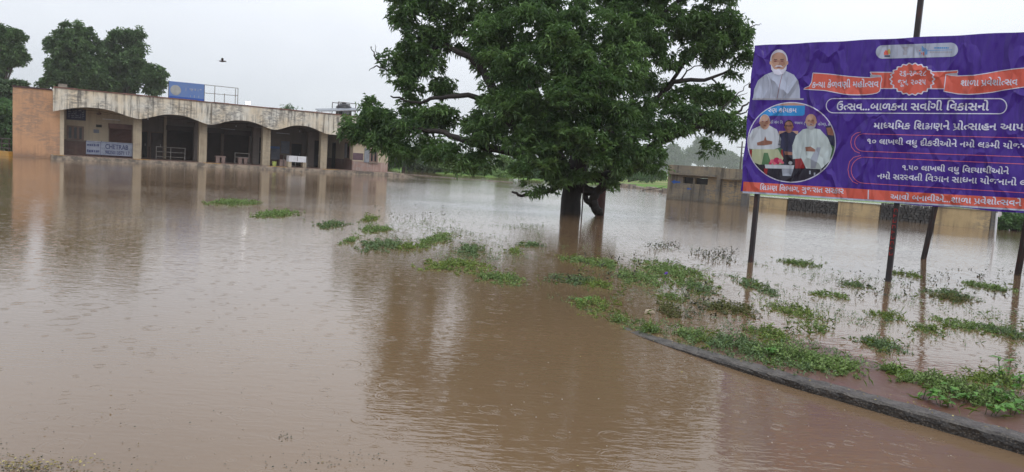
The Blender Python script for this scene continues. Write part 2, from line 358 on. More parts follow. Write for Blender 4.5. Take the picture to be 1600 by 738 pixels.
rng = np.random.default_rng(11)
def unit(a): return a / np.maximum(np.linalg.norm(a, axis=-1, keepdims=True), 1e-9)
def leaf_mesh(name, centers, dirs, per, ln, wd, droop, m, spread=0.9, tint=None, jitter=0.25, single=False):
    """whorls of long folded leaves: centers Nx3, dirs Nx3 (axis of each whorl)"""
    N = len(centers); c = np.repeat(centers, per, 0); d = np.repeat(unit(dirs), per, 0)
    r = unit(rng.normal(size=(N * per, 3))); r = unit(r - d * np.sum(r * d, 1, keepdims=True))
    a = unit(d * rng.uniform(0.15, 1.0, (N * per, 1)) + r * spread)
    L = ln * rng.uniform(0.65, 1.15, (N * per, 1)); Wd = wd * rng.uniform(0.8, 1.2, (N * per, 1))
    dr = np.zeros_like(a); dr[:, 2] = -1
    base = c + rng.normal(size=c.shape) * jitter * ln
    a2 = unit(a + dr * droop * rng.uniform(0.5, 1.4, (N * per, 1)))
    mid = base + a * L * 0.42; tip = mid + a2 * L * 0.58
    side = unit(np.cross(a + a2, unit(rng.normal(size=a.shape) * 0.5 + np.array([0, 0, 1.0]))))
    fold = unit(np.cross(side, a)) * Wd * 0.25
    l_ = mid + side * Wd * 0.5 + fold; r_ = mid - side * Wd * 0.5 + fold
    V = np.stack([base, l_, tip, r_], 1).reshape(-1, 3)
    k = N * per; i = np.arange(k) * 4
    T = np.stack([i, i + 1, i + 2, i, i + 2, i + 3], 1).reshape(-1)
    me = bpy.data.meshes.new(name); me.vertices.add(len(V)); me.vertices.foreach_set('co', V.astype(np.float32).ravel())
    me.loops.add(len(T)); me.loops.foreach_set('vertex_index', T.astype(np.int32))
    me.polygons.add(2 * k); me.polygons.foreach_set('loop_start', (np.arange(2 * k) * 3).astype(np.int32))
    me.update(calc_edges=True)
    if tint is None: tint = rng.uniform(0, 1, N) ** 1.8
    tt = np.clip(np.repeat(tint, per) * 0.75 + rng.uniform(0, 0.3, k), 0, 1)
    at_ = me.attributes.new('tint', 'FLOAT', 'FACE'); at_.data.foreach_set('value', np.repeat(tt, 2).astype(np.float32))
    me.materials.append(m); return me

def blob_points(blobs, n, shell=2.0, sub=0, subr=.4):
    """blobs: (cx,cy,cz, rx,ry,rz); points spread towards the surface, weighted by area"""
    B = np.array(blobs, float); w = (B[:, 3] * B[:, 5] + B[:, 3] * B[:, 4]) ** .85; w /= w.sum()
    idx = rng.choice(len(B), n, p=w); u = unit(rng.normal(size=(n, 3))); rr = rng.uniform(0, 1, (n, 1)) ** (1 / shell)
    P = B[idx, :3] + u * rr * B[idx, 3:]
    if sub:
        M_ = max(4, n // sub); c0 = rng.integers(0, n, M_); k = rng.integers(0, M_, n); u2 = unit(rng.normal(size=(n, 3)) + np.array([0, 0, .25]))
        P = P[c0][k] + u2 * (rng.uniform(0, 1, (n, 1)) ** .5) * subr * rng.uniform(.6, 1.3, M_)[k][:, None] * np.array([1, 1, .7])
        idx = k; return P, unit(u2 + u[c0][k] * .5), idx, M_
    P += unit(rng.normal(size=(n, 3))) * rng.uniform(0, 0.16, (n, 1)) * B[idx, 3:4]
    return P, u, idx

# ------------------------------------------------------------------ SETTING: ground and water
KERB = [Vector(p) for p in ((4.6, 2.9), (3.72, 3.98), (3.2, 4.6), (2.62, 5.28), (2.07, 5.95), (1.31, 7.15), (0.6, 8.56), (-0.7, 10.7), (-2.3, 13.0), (-5.8, 18.0), (-8.4, 21.0), (-14, 28))]
def kerb_side(x, y):
    best = 1e9; sg = 1
    p = Vector((x, y))
    for a, b in zip(KERB, KERB[1:]):
        ab = b - a; t = max(0, min(1, (p - a).dot(ab) / ab.length_squared)); q = a + ab * t; d = (p - q).length
        if d < best: best = d; sg = 1 if (ab.x * (p.y - a.y) - ab.y * (p.x - a.x)) < 0 else -1
    return best * sg
def shore_y(x): return 84 + 4 * mnoise.noise(Vector((x * 0.05, 3, 0))) + (5 if x < -10 else 0)
def ground_z(x, y):
    z = -0.45
    z += 0.62 * smoothstep(-3, 7, y - shore_y(x) + 2.5 * mnoise.noise(Vector((x * 0.3, y * 0.3, 0))))
    if y > 95: z += 0.25 * smoothstep(95, 160, y)
    z += 0.55 * (1 - smoothstep(0.5, 2.3, y)) if -30 < x < 30 else 0
    if 1 < y < 30 and -20 < x < 14:
        k = kerb_side(x, y)
        if k > 0:
            top = interp(y, [(3, 0.055), (5.0, 0.046), (6.2, 0.028), (7.4, -0.008), (9, -0.05), (12, -0.08), (30, -0.12)])
            fall = smoothstep(3.2, 1.6, k) if False else 1 - smoothstep(1.4, 4.2, k)
            n_ = mnoise.noise(Vector((x * 1.1, y * 1.1, 1))) * 0.045 + mnoise.noise(Vector((x * 4, y * 4, 5))) * 0.018
            z = max(z, -0.45 + (0.45 + top) * max(fall, 0.62 if y < 9 else 0.0) + n_ * (1 if fall > .3 else .3))
    # land behind the compound wall on the right
    q = Vector((x - 10.17, y - 49.5)); u = q.x * 0.681 - q.y * 0.732; v = q.x * 0.732 + q.y * 0.681
    if u > 3: z = max(z, -0.45 + 0.75 * smoothstep(0.6, 3.0, v) * smoothstep(3, 8, u))
    return z
def axis(parts):
    out = []
    for a, b, s in parts: out += list(np.arange(a, b, s))
    return out + [parts[-1][1]]
xs = axis([(-1500, -300, 120), (-300, -60, 20), (-60, -12, 2.4), (-12, -2, 0.8), (-2, 8, 0.11), (8, 16, 0.5), (16, 60, 2.0), (60, 300, 20), (300, 1500, 120)])
ys = axis([(-60, 0, 6), (0, 2.6, 0.4), (2.6, 10, 0.12), (10, 30, 1.0), (30, 74, 2.4), (74, 100, 0.9), (100, 200, 8), (200, 1500, 100)])
gv = [(x, y, ground_z(x, y)) for y in ys for x in xs]; nx = len(xs)
gf = [(j * nx + i, j * nx + i + 1, (j + 1) * nx + i + 1, (j + 1) * nx + i) for j in range(len(ys) - 1) for i in range(nx - 1)]
g = MB(); g.v = gv; g.f = gf
tag(g.build('ground', MT['ground'], smooth=True), kind='structure')
w_ = MB().add([(-1450, -58, 0), (1450, -58, 0), (1450, 300, 0), (-1450, 300, 0)], [(0, 1, 2, 3)])
tag(w_.build('flood_water', MT['water']), kind='structure')

# kerb: swept rough concrete upstand
def kerb():
    b = MB(); P = catmull([tuple(p) for p in KERB[:9]], 14); rows = []
    for i, p in enumerate(P):
        q = P[min(i + 1, len(P) - 1)]; r = P[max(i - 1, 0)]
        d = Vector((q[0] - r[0], q[1] - r[1])).normalized(); nrm = Vector((d.y, -d.x))   # to the island side
        zt = interp(p[1], [(2.9, 0.10), (4.6, 0.092), (5.95, 0.062), (7.15, 0.004), (8.56, -0.02), (12, -0.06)])
        o = Vector((p[0], p[1])); e = lambda s: R_(-s, s)
        prof = [(0.0 + e(.006), -0.3), (0.0 + e(.008), zt * 0.45 + e(.004)), (0.006 + e(.007), zt - 0.016 + e(.004)), (0.022 + e(.004), zt + e(.003)),
                (0.10, zt + 0.002 + e(.004)), (0.165 + e(.01), zt + e(.004)), (0.18, zt - 0.03), (0.19, -0.3)]
        b.v += [(o.x + nrm.x * a, o.y + nrm.y * a, z) for a, z in prof]
    k = 8
    for i in range(len(P) - 1):
        for j in range(k - 1): b.f.append((i * k + j, (i + 1) * k + j, (i + 1) * k + j + 1, i * k + j + 1))
    m, n, l, bs = newmat('kerb_concrete')
    v = coords(n, l); z = node(n, 'ShaderNodeTexNoise', Scale=9, Detail=8, Roughness=0.7); l.new(v, z.inputs['Vector'])
    vo = node(n, 'ShaderNodeTexVoronoi', Scale=55); l.new(v, vo.inputs['Vector'])
    c = mix(n, l, ramp(n, z.outputs['Fac'], l, [(0.38, 0.0), (0.62, 1.0)]), (0.10, 0.088, 0.076), (0.035, 0.029, 0.025))
    c = mix(n, l, ramp(n, vo.outputs['Distance'], l, [(0.15, 0.45), (0.4, 0.0)]), c, (0.18, 0.15, 0.12))
    l.new(c, bs.inputs['Base Color']); bs.inputs['Roughness'].default_value = 0.5
    bp = node(n, 'ShaderNodeBump', Strength=0.9, Distance=0.012); l.new(mix(n, l, 0.5, z.outputs['Fac'], vo.outputs['Distance']), bp.inputs['Height']); l.new(bp.outputs[0], bs.inputs['Normal'])
    o = b.build('kerb', m); m2 = m.copy(); m2.name = 'kerb_face_dark'; o.data.materials.append(m2)  # darker copy of the kerb concrete, used on the outer face
    for nd in m2.node_tree.nodes:
        if nd.type == 'MIX_RGB' and not nd.inputs[1].is_linked: nd.inputs[1].default_value = (.035, .028, .022, 1); nd.inputs[2].default_value = (.012, .010, .009, 1) if not nd.inputs[2].is_linked and nd.inputs[2].default_value[0] < .1 else nd.inputs[2].default_value
    for i_, p_ in enumerate(o.data.polygons):
        if i_ % (k - 1) in (0, 1): p_.material_index = 1
    tag(o, kind='structure')
kerb()

# ------------------------------------------------------------------ BUS STATION
FA = at(83, 137, 48.5); FB = at(540, 181, 59.8); FR = Frame(FA, FB)
station = empty('bus_station', FR.o, FR.a)
tag(station, 'long low bus station with scalloped mildewed parapet and orange end wall', 'building')
COLY = 0.7; ZF = 0.27; ZT = 4.64
def part(name, m, *a, parent=station): return box(name, m, parent, *a)
# floor platform with worn yellow edge patches
plat = part('platform', MT['plinth'], -0.1, 25.0, -0.9, 12.0, -0.5, ZF)
part('platform_floor', MT['floor'], 0.1, 24.8, -0.62, 6.6, ZF, ZF + 0.012)
for x0, x1 in ((84, 101), (209, 236), (319, 346), (421, 449), (507, 531)):
    s0, s1 = FR.S(x0, -0.9), FR.S(x1, -0.9)
    p = part('yellow_edge', MT['yellow'], s0, s1, -0.905 + 0.0, -0.63, ZF + 0.004, ZF + 0.028)
ramp_b = MB().add([(24.9, -0.9, ZF - .05), (24.9, 3, ZF - .05), (27.4, -0.9, -0.25), (27.4, 3, -0.25), (24.9, -0.9, -0.5), (24.9, 3, -0.5), (27.4, -0.9, -0.5), (27.4, 3, -0.5)],
                  [(0, 2, 3, 1), (0, 4, 6, 2), (1, 3, 7, 5), (2, 6, 7, 3)])
ramp_b.build('ramp', MT['concrete'], station)
# orange end block
part('orange_wall', MT['orange'], -2.17, 0.42, COLY, COLY + 0.25, -0.5, 4.48)
part('orange_side_wall', MT['orange'], -2.17, -1.95, COLY + 0.253, 12.0, -0.5, 4.48)
part('coping', MT['darkcoping'], -2.22, -0.003, COLY - 0.07, COLY + 0.33, 4.483, 4.58)
part('pier', MT['cream'], 0.423, 0.66, COLY - 0.02, COLY + 0.3, ZF + 0.013, 3.6)
# scalloped parapet: solid plate with arched underside
def parapet():
    S0, S1 = 0.0, 24.3; cusps = [0.0, 5.06, 9.70, 14.37, 18.6]
    xs_ = list(np.linspace(S0, 18.6, 150)) + list(np.linspace(18.75, S1, 20))
    def zb(x):
        if x >= 18.6: return 3.055
        if x < 0.001: return 3.09
        for a, c in zip(cusps, cusps[1:]):
            if a <= x <= c:
                if a == 0.0: a = -0.4
                t = (x - a) / (c - a); s_ = 0.5 - 0.5 * math.cos(2 * math.pi * t)
                return 3.055 + 0.50 * (1 - (1 - s_) ** 1.25) ** 0.8
        return 3.055
    b = MB(); th = 0.16
    for x in xs_:
        z = zb(x); b.v += [(x, 0, z), (x, 0, ZT), (x, th, ZT), (x, th, z)]
    for i in range(len(xs_) - 1):
        o = i * 4
        for k in range(4): b.f.append((o + k, o + (k + 1) % 4, o + 4 + (k + 1) % 4, o + 4 + k))
    b.f += [(3, 2, 1, 0), tuple(len(b.v) - 4 + k for k in range(4))]
    b.build('parapet', MT['parapet'], station)
parapet()
x = 0.0
while x < 24.2:          # coping stones along the top edge
    L = R_(1.0, 1.5); part('coping', MT['brick_red'], x + 0.01, min(24.35, x + L), -0.05 - R_(0, .012), 0.21, ZT + 0.003, ZT + R_(0.06, 0.085)); x += L
part('parapet_end', MT['cream'], 24.0, 24.3, 0.163, 10.0, 3.06, ZT)
part('ceiling', MT['ceiling'], 0.43, 24.0, 0.165, 12.0, 3.60, 3.72)
part('roof', MT['concrete'], 0.43, 23.99, 0.33, 12.1, 3.75, 4.2); part('roof', MT['concrete'], -1.94, 0.42, 0.97, 12.1, 3.75, 4.2)
# columns on the front line
for a, c in ((208, 221), (311, 323), (410.5, 422.5), (501.5, 511.5)):
    s0, s1 = FR.S(a, COLY), FR.S(c, COLY)
    cb = MB().box(s0, s1, COLY, COLY + 0.5, ZF + 0.013, 3.597); cb.build('column', MT['column'], station)
for s in (5.08, 9.45, 14.06, 18.68):     # beams running back
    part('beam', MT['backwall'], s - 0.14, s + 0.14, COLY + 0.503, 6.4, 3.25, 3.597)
# inner walls: first bay shallow, the rest deeper
D1, D2 = 2.9, 6.4
def rect(x0, x1, y0, y1, off):
    a = FR.px(x0, (y0 + y1) / 2, off); b = FR.px(x1, (y0 + y1) / 2, off)
    xm = (x0 + x1) / 2
    return a[0], b[0], FR.px(xm, y1, off)[1], FR.px(xm, y0, off)[1]
S12 = 5.35
part('inner_wall', MT['cream'], 0.43, S12, D1, D1 + 0.15, 1.33, 3.597)
part('dado', MT['dado'], 0.43, S12, D1 - 0.012, D1 + 0.15, ZF + .013, 1.327)
part('side_wall', MT['cream'], S12 + 0.003, S12 + 0.15, D1, D2, ZF + .013, 3.597)
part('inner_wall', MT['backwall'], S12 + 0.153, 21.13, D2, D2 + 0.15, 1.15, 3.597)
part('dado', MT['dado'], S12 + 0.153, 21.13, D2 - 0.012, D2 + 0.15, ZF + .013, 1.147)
def shutter(x0, x1, y0, y1, off, m, hous=None, zlo=ZF + .02):
    a, b, z0, z1 = rect(x0, x1, y0, y1, off)
    mb = MB(); n_ = max(6, int((z1 - zlo) / 0.09)); h = (z1 - zlo) / n_
    mb.add([(a, off, zlo), (b, off, zlo), (b, off, z1), (a, off, z1)], [(3, 2, 1, 0)])
    for i in range(n_):
        z = zlo + i * h
        mb.add([(a, off - .05, z), (b, off - .05, z), (b, off - .085, z + h * .5), (a, off - .085, z + h * .5), (b, off - .05, z + h * .96), (a, off - .05, z + h * .96)], [(0, 1, 2, 3), (3, 2, 4, 5)])
    sh = mb.build('rolling_shutter', m, station)
    H = hous or 0.38
    hb = MB().box(a - .08, b + .12, off - .33, off - 0.005, z1 + 0.002, z1 + H); hb.build('shutter_housing', m, sh)
    for s in (a - .06, b + 0.01): MB().box(s, s + 0.06, off - 0.11, off - 0.09 + .07, zlo, z1).build('guide_rail', MT['frame'], sh)
    return sh
def window(x0, x1, y0, y1, off, panes, m=None, leaf=None):
    a, b, z0, z1 = rect(x0, x1, y0, y1, off); m = m or MT['frame']; w = b - a
    mb = MB().box(a, b, off - .05, off - .003, z0, z0 + .09).box(a, b, off - .05, off - .003, z1 - .09, z1)
    k = len(panes)
    edges = [a] + sum([[a + w * p, a + w * q] for p, q in panes], []) + [b]
    for i in range(0, len(edges), 2): mb.box(edges[i], edges[i + 1], off - .05, off - .003, z0 + .092, z1 - .092)
    f = mb.build('window', m, station)
    for p, q in panes: MB().box(a + w * p + .003, a + w * q - .003, off - .02, off - .004, z0 + .093, z1 - .093).build('pane', MT['glassdk'], f)
    MB().box(a - .06, b + .06, off - .14, off - .003, z0 - .07, z0 - .003).build('sill', MT['concrete'], f)
    return f
def door(x0, x1, y0, off, m, zlo=ZF + .02):
    a, b, _, z1 = rect(x0, x1, y0, y0 + 5, off)
    d = MB().box(a, b, off - .05, off - .014, zlo, z1).build('door', m, station)
    MB().box(a - .07, a - .002, off - .09, off - .013, zlo, z1 + .07).box(b + .002, b + .07, off - .09, off - .013, zlo, z1 + .07).box(a, b, off - .09, off - .013, z1 + .002, z1 + .07).build('door_frame', MT['frame'], d)
    MB().box(b - .16, b - .12, off - .09, off - .052, 1.2, 1.38).build('handle', MT['steel'], d)
    return d
window(104.5, 131, 197, 219, D1, [(0.10, 0.27), (0.41, 0.58), (0.72, 0.88)])
shutter(171, 205, 202, 246, D1, MT['shutter'], 0.36)
a, b, z0, z1 = rect(150, 159, 195, 199, D1); part('number_plate', MT['dark'], a, b, D1 - .03, D1 - .002, z0, z1)
a, b, z0, z1 = rect(200, 206, 212, 230, D1)
# bay 2
part('inner_pilaster', MT['cream'], FR.S(255, D2), FR.S(259, D2), D2 - .25, D2 - .013, ZF + .013, 3.597)
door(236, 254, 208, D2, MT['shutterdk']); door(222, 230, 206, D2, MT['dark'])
a, b, z0, z1 = rect(221, 234, 219, 246, 5.6)
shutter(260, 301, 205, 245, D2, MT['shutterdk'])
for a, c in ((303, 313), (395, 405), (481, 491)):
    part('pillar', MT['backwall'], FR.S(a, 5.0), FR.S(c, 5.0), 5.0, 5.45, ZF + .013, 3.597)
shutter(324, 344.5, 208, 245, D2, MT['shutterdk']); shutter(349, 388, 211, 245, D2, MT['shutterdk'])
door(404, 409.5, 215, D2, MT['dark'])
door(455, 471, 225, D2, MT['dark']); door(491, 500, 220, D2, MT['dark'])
a, b, z0, z1 = rect(423, 437, 236, 246, D2); part('wall_panel', MT['bannergrey'], a, b, D2 - .05, D2 - .014, z0 - .2, z1 + .15)
a, b, z0, z1 = rect(421.5, 436.5, 229, 232.5, D2 - .5); part('awning', MT['blueboard'], a, b, D2 - .6, D2 - .013, z0, z1)
a, b, z0, z1 = rect(439, 452, 221, 240, D2); part('wall_panel', MT['bannergrey'], a, b, D2 - .04, D2 - .014, z0, z1)
for s_, z_ in ((3.1, 2.9), (11.9, 2.95), (16.4, 2.95)): part('tube_light', MT['white'], s_, s_ + 1.1, (D1 if s_ < 5 else D2) - .06, (D1 if s_ < 5 else D2) - .016, z_, z_ + .05)
for s_, z_, w__, h__ in ((2.55, 1.9, .35, .25), (7.0, 1.7, .5, .6), (15.2, 2.0, .5, .35), (20.2, 1.9, .4, .5)): part('poster', MT['bannergrey'], s_, s_ + w__, (D1 if s_ < 5 else D2) - .03, (D1 if s_ < 5 else D2) - .015, z_, z_ + h__)
for s_ in (5.9, 12.05, 17.0, 20.6): MB().tube([(s_, 2.2, 3.59), (s_ + .02, 2.2, 3.2)], .012, 5).build('hanging_wire', MT['darksteel'], station); MB().tube([(s_ + .02, 2.2, 3.22), (s_ + .02, 2.2, 3.1)], [.03, .05], 8).build('bulb', MT['white'], station)
for s_ in (9.78, 18.2): MB().tube([(s_, -.09, 3.1), (s_, -.09, 4.6)], .035, 6).build('drain_pipe', MT['concrete'], station)
MB().tube(catmull([(x_, COLY - .05, 3.3 + (.08 if i_ % 2 else -.05)) for i_, x_ in enumerate(np.linspace(.7, 20.9, 13))], 4), .012, 4).build('cable', MT['darksteel'], station)
# end block
SB0 = FR.S(552, COLY); SB1 = 24.18
part('end_wall', MT['cream'], SB0, SB1, COLY, COLY + 0.2, 1.05, 3.055)
part('end_dado', MT['pinkdado'], SB0 - .012, SB1, COLY - .014, COLY + 0.2, ZF + .013, 1.047)
part('end_wall_side', MT['cream'], SB0, SB0 + 0.2, COLY + 0.203, D2, 1.15, 3.597)
part('end_dado_side', MT['dado'], SB0 - .012, SB0 + 0.2, COLY + .203, D2 - 0.02, ZF + .013, 1.147)
part('end_wall_right', MT['cream'], SB1 - .2, SB1, COLY + 0.203, 11.9, ZF, 3.055)
part('end_roof', MT['cream'], SB0, SB1 + .1, .165, 11.9, 3.06, 3.2)
part('painted_panel', MT['purple'], SB0 + .01, FR.S(568, COLY), COLY - .02, COLY - .002, 1.15, 1.72)
wd = window(577, 590, 233, 254, COLY, [(0.18, 0.40), (0.60, 0.84)])
a, b, z0, z1 = rect(569, 577, 232, 254, COLY); part('shutter_leaf', MT['greyleaf'], a, b - .01, COLY - .06, COLY - .015, z0, z1)
# window and door on the left flank of the end block (facing along the platform)
fl = MB()
part('side_window', MT['frame'], SB0 - .05, SB0 - .003, 1.35, 2.5, 1.15, 2.55)
part('side_window_pane', MT['glassdk'], SB0 - .06, SB0 - .051, 1.45, 1.85, 1.25, 2.45)
part('side_window_pane', MT['greyleaf'], SB0 - .075, SB0 - .051, 1.95, 2.4, 1.25, 2.45)
part('side_door', MT['dark'], SB0 - .05, SB0 - .013, 4.6, 5.4, ZF + .013, 2.5)
# ceiling fan in the first bay (hangs from it: a thing of its own)
fx, fz = FR.px(155, 178, 1.9)
fan = empty('ceiling_fan', FR.w(fx, 1.9, fz), FR.a + 0.3); tag(fan, 'three bladed brown ceiling fan under the first arch', 'ceiling fan')
MB().tube([(0, 0, 0), (0, 0, 3.59 - fz)], 0.02, 6).build('rod', MT['frame'], fan)
MB().tube([(0, 0, -.08), (0, 0, -.06), (0, 0, .06), (0, 0, .1)], [.06, .14, .14, .05], 12).build('motor', MT['frame'], fan)
for k in range(3):
    c_, s_ = math.cos(k * 2.094), math.sin(k * 2.094)
    MB().add([(c_ * r - s_ * w, s_ * r + c_ * w, z) for z in (0, .012) for r, w in ((.14, -.05), (.7, -.075), (.7, .075), (.14, .05))],
             [(3, 2, 1, 0), (4, 5, 6, 7), (0, 1, 5, 4), (1, 2, 6, 5), (2, 3, 7, 6), (3, 0, 4, 7)]).build('blade', MT['frame'], fan)

def panel_thing(name, label, cat, x0, x1, y0, y1, off, m, th=.05, mf=None, group=None):
    a, b, z0, z1 = rect(x0, x1, y0, y1, off)
    e = empty(name, FR.w((a + b) / 2, off - .004, z0), FR.a); tag(e, label, cat, group)
    w = (b - a) / 2; h = z1 - z0
    MB().box(-w, w, -th, 0, 0, h).build('panel', m, e)
    t = .04
    MB().box(-w - t, -w - .002, -th - .01, .0, -t, h + t).box(w + .002, w + t, -th - .01, .0, -t, h + t).box(-w, w, -th - .01, 0, -t, -.002).box(-w, w, -th - .01, 0, h + .002, h + t).build('frame', mf or MT['frame'], e)
    return e, w, h, th
# blue timetable board with faint rows
e, w, h, th = panel_thing('timetable_board', 'navy blue timetable board high on the wall under the first arch', 'sign board', 105, 133, 171, 187, D1, MT['navy'], mf=MT['navy'])
mb = MB()
for r in range(5):
    zz = h * (0.86 - r * 0.17); xx = -w * .92
    while xx < w * .85:
        L = R_(.06, .2)
        if not (0.0 < xx < 0.12): mb.box(xx, xx + L, -th - .006, -th - .001, zz, zz + .035)
        xx += L + R_(.04, .12)
mb.build('faded_lines', MT['signpale'], e)

# ------------------------------------------------------------------ lettering helpers
TXT_CACHE = {}
def glyph_pieces(strings, off=0.02):
    """turn each distinct piece of writing into a flat mesh once; returns {piece: (mesh verts, faces, advance)}"""
    objs = {}
    def mk(s):
        c = bpy.data.curves.new('lettering_source', 'FONT'); c.body = s; c.size = 1; c.resolution_u = 3; c.offset = off
        o = bpy.data.objects.new('lettering_source', c); COL.objects.link(o); return o
    for s in set(strings):
        if s not in TXT_CACHE: objs[s] = (mk(s), mk(s + 'l'))
    base = mk('l'); bpy.context.view_layer.update(); dg = bpy.context.evaluated_depsgraph_get()
    def grab(o):
        me = bpy.data.meshes.new_from_object(o.evaluated_get(dg))
        v = [tuple(p.co)[:2] for p in me.vertices]; f = [tuple(p.vertices) for p in me.polygons]
        bpy.data.meshes.remove(me); return v, f
    lw = max(p[0] for p in grab(base)[0])
    for s, (a, b) in objs.items():
        v, f = grab(a) if s.strip() else ([], []); vb, _ = grab(b)
        TXT_CACHE[s] = (v, f, max(p[0] for p in vb) - lw)
    for o in [base] + [q for p in objs.values() for q in p]:
        c = o.data; bpy.data.objects.remove(o); bpy.data.curves.remove(c)
def clip(v, f, xm):
    bm = bmesh.new(); vs = [bm.verts.new((x, y, 0)) for x, y in v]
    for q in f:
        try: bm.faces.new([vs[i] for i in q])
        except ValueError: pass
    bmesh.ops.bisect_plane(bm, geom=bm.verts[:] + bm.edges[:] + bm.faces[:], plane_co=(xm, 0, 0), plane_no=(1, 0, 0), clear_outer=True)
    bm.verts.index_update()
    out = ([tuple(p.co)[:2] for p in bm.verts], [tuple(p.index for p in q.verts) for q in bm.faces]); bm.free(); return out
def tokens(s):
    out = []; cur = ''; i = 0
    while i < len(s):
        ch = s[i]
        if ch in '{^/KkG':
            if cur: out.append(('t', cur)); cur = ''
            if ch == '{': out.append(('h', s[i + 1])); i += 3; continue
            out.append((ch, '')); i += 1; continue
        cur += ch; i += 1
    if cur: out.append(('t', cur))
    return out
def stroke2d(P, w):
    v = []; f = []
    for i, p in enumerate(P):
        a = P[max(i - 1, 0)]; b = P[min(i + 1, len(P) - 1)]; d = math.hypot(b[0] - a[0], b[1] - a[1]) or 1
        nx_, ny_ = -(b[1] - a[1]) / d * w / 2, (b[0] - a[0]) / d * w / 2
        v += [(p[0] + nx_, p[1] + ny_), (p[0] - nx_, p[1] - ny_)]
    for i in range(len(P) - 1): f.append((2 * i, 2 * i + 1, 2 * i + 3, 2 * i + 2))
    return v, f
def layout(s):
    tk = tokens(s); glyph_pieces([t for k, t in tk if k in 'th'])
    V = []; Fc = []; pen = 0.0
    def put(v, f, x):
        o = len(V); V.extend((p[0] + x, p[1]) for p in v); Fc.extend(tuple(i + o for i in q) for q in f)
    for k, t in tk:
        if k == 't':
            v, f, a = TXT_CACHE[t]; put(v, f, pen); pen += a
        elif k == 'h':
            v, f, a = TXT_CACHE[t]; v2, f2 = clip(v, f, a * 0.70); put(v2, f2, pen); pen += a * 0.69
        elif k == '/': v, f = stroke2d([(0.34, 0.10), (0.18, 0.02), (0.04, -0.07)], .075); put(v, f, pen)
        elif k in 'Kk':
            for S_ in ([(.08, .53), (.2, .6), (.34, .54), (.34, .42), (.2, .35), (.06, .33), (.22, .33), (.38, .26), (.40, .12), (.26, .03), (.1, .08), (.12, .18), (.26, .2), (.44, .26), (.6, .3)], [(.6, .63), (.6, .0)])[:2 if k == 'K' else 1]: v, f = stroke2d(S_, .08); put(v, f, pen)
            pen += .70 if k == 'K' else .52
        elif k == 'G':
            for S_ in ([(.05, .5), (.18, .6), (.33, .53), (.3, .42), (.16, .38), (.32, .34), (.36, .18), (.24, .05), (.06, .12)], [(.3, .38), (.62, .38)], [(.62, .63), (.62, .0)]): v, f = stroke2d(S_, .08); put(v, f, pen)
            pen += .72
        elif k == '^': v, f = stroke2d([(-0.13, 0.62), (-0.16, 0.72), (-0.08, 0.79), (0.0, 0.72), (-0.02, 0.64)], .06); put(v, f, pen)
    return V, Fc, pen

# cloth banner with lettering on the platform rail, first bay
OFFB = 0.9
a, b, z0, z1 = rect(134.5, 207.5, 221, 241, OFFB)
pa = FR.px(134.5, 241, OFFB); 
bn = empty('cloth_banner', FR.w(a, OFFB, ZF + .014), FR.a); tag(bn, 'pale cloth banner with dark blue letters tied on the rail in the first bay', 'banner')
Wb = b - a; zb0, zb1 = 0.12, 1.05
MB().box(0, Wb, 0, .02, zb0, zb1).build('cloth', MT['bannergrey'], bn)
for xx in (0, Wb * .32, Wb * .98): MB().box(xx - .02, xx + .02, .022, .06, 0.0, zb1 + .05).build('post', MT['darksteel'], bn)
for nm, xx0, xx1, zz0, zz1 in (('inner_line', .30, .31, .14, .98), ('inner_line', .0, 1.0, .98, 1.0), ('inner_line', .0, 1.0, .12, .14)):
    MB().box(Wb * xx0 + .004, Wb * xx1 - .004, -.004, -.001, zz0 + .002, zz1).build(nm, MT['signink'], bn)
def flat_text(s, parent, x0, x1, z0, h, m, y=-.008, name='lettering', body=.70):
    V, Fc, pen = layout(s); sx = (x1 - x0) / pen; sz = h / body
    mb = MB(); mb.add([(x0 + p[0] * sx, y, z0 + p[1] * sz) for p in V], Fc); return mb.build(name, m, parent)
flat_text('CHETRAB', bn, Wb * .40, Wb * .90, .58, .32, MT['signink'])
flat_text('9825010571 17', bn, Wb * .40, Wb * .93, .22, .24, MT['signink'])
mb = MB()
for r, zz in ((0, .68), (1, .27)):
    xx = Wb * .02
    while xx < Wb * .27: L = R_(.05, .13); mb.box(xx, xx + L, -.006, -.001, zz + R_(0, .03), zz + R_(.14, .2)); xx += L + R_(.02, .05)
mb.build('blurred_letters', MT['signink'], bn)

# rails, benches, table, bucket on the platform
def rail(x0, x1, ytop, ybot, off, label, nrow=3, npost=3):
    a, b, z0, z1 = rect(x0, x1, ytop, ybot, off)
    e = empty('queue_rail', FR.w(a, off, ZF + .013), FR.a); tag(e, label, 'railing', 'steel queue rails on the bus station platform')
    h = max(.75, z1 - ZF - .02); w = b - a
    for i in range(npost): MB().tube([(w * i / (npost - 1), 0, 0), (w * i / (npost - 1), 0, h)], .028, 6).build('post', MT['steel'], e)
    for i in range(nrow): z = h * (1 - i * .36); MB().tube([(0, .0, z - .03), (w, .0, z - .03)], .022, 6).build('bar', MT['steel'], e)
rail(244, 289, 230, 250, 1.6, 'grey steel queue rail in front of the shutter under the second arch')
rail(367, 389, 239, 258, 1.5, 'short steel rail beside the benches under the third arch', 2, 2)
rail(443, 480, 244, 264, 1.8, 'thin steel rail behind the white counter under the fourth arch', 2, 3)
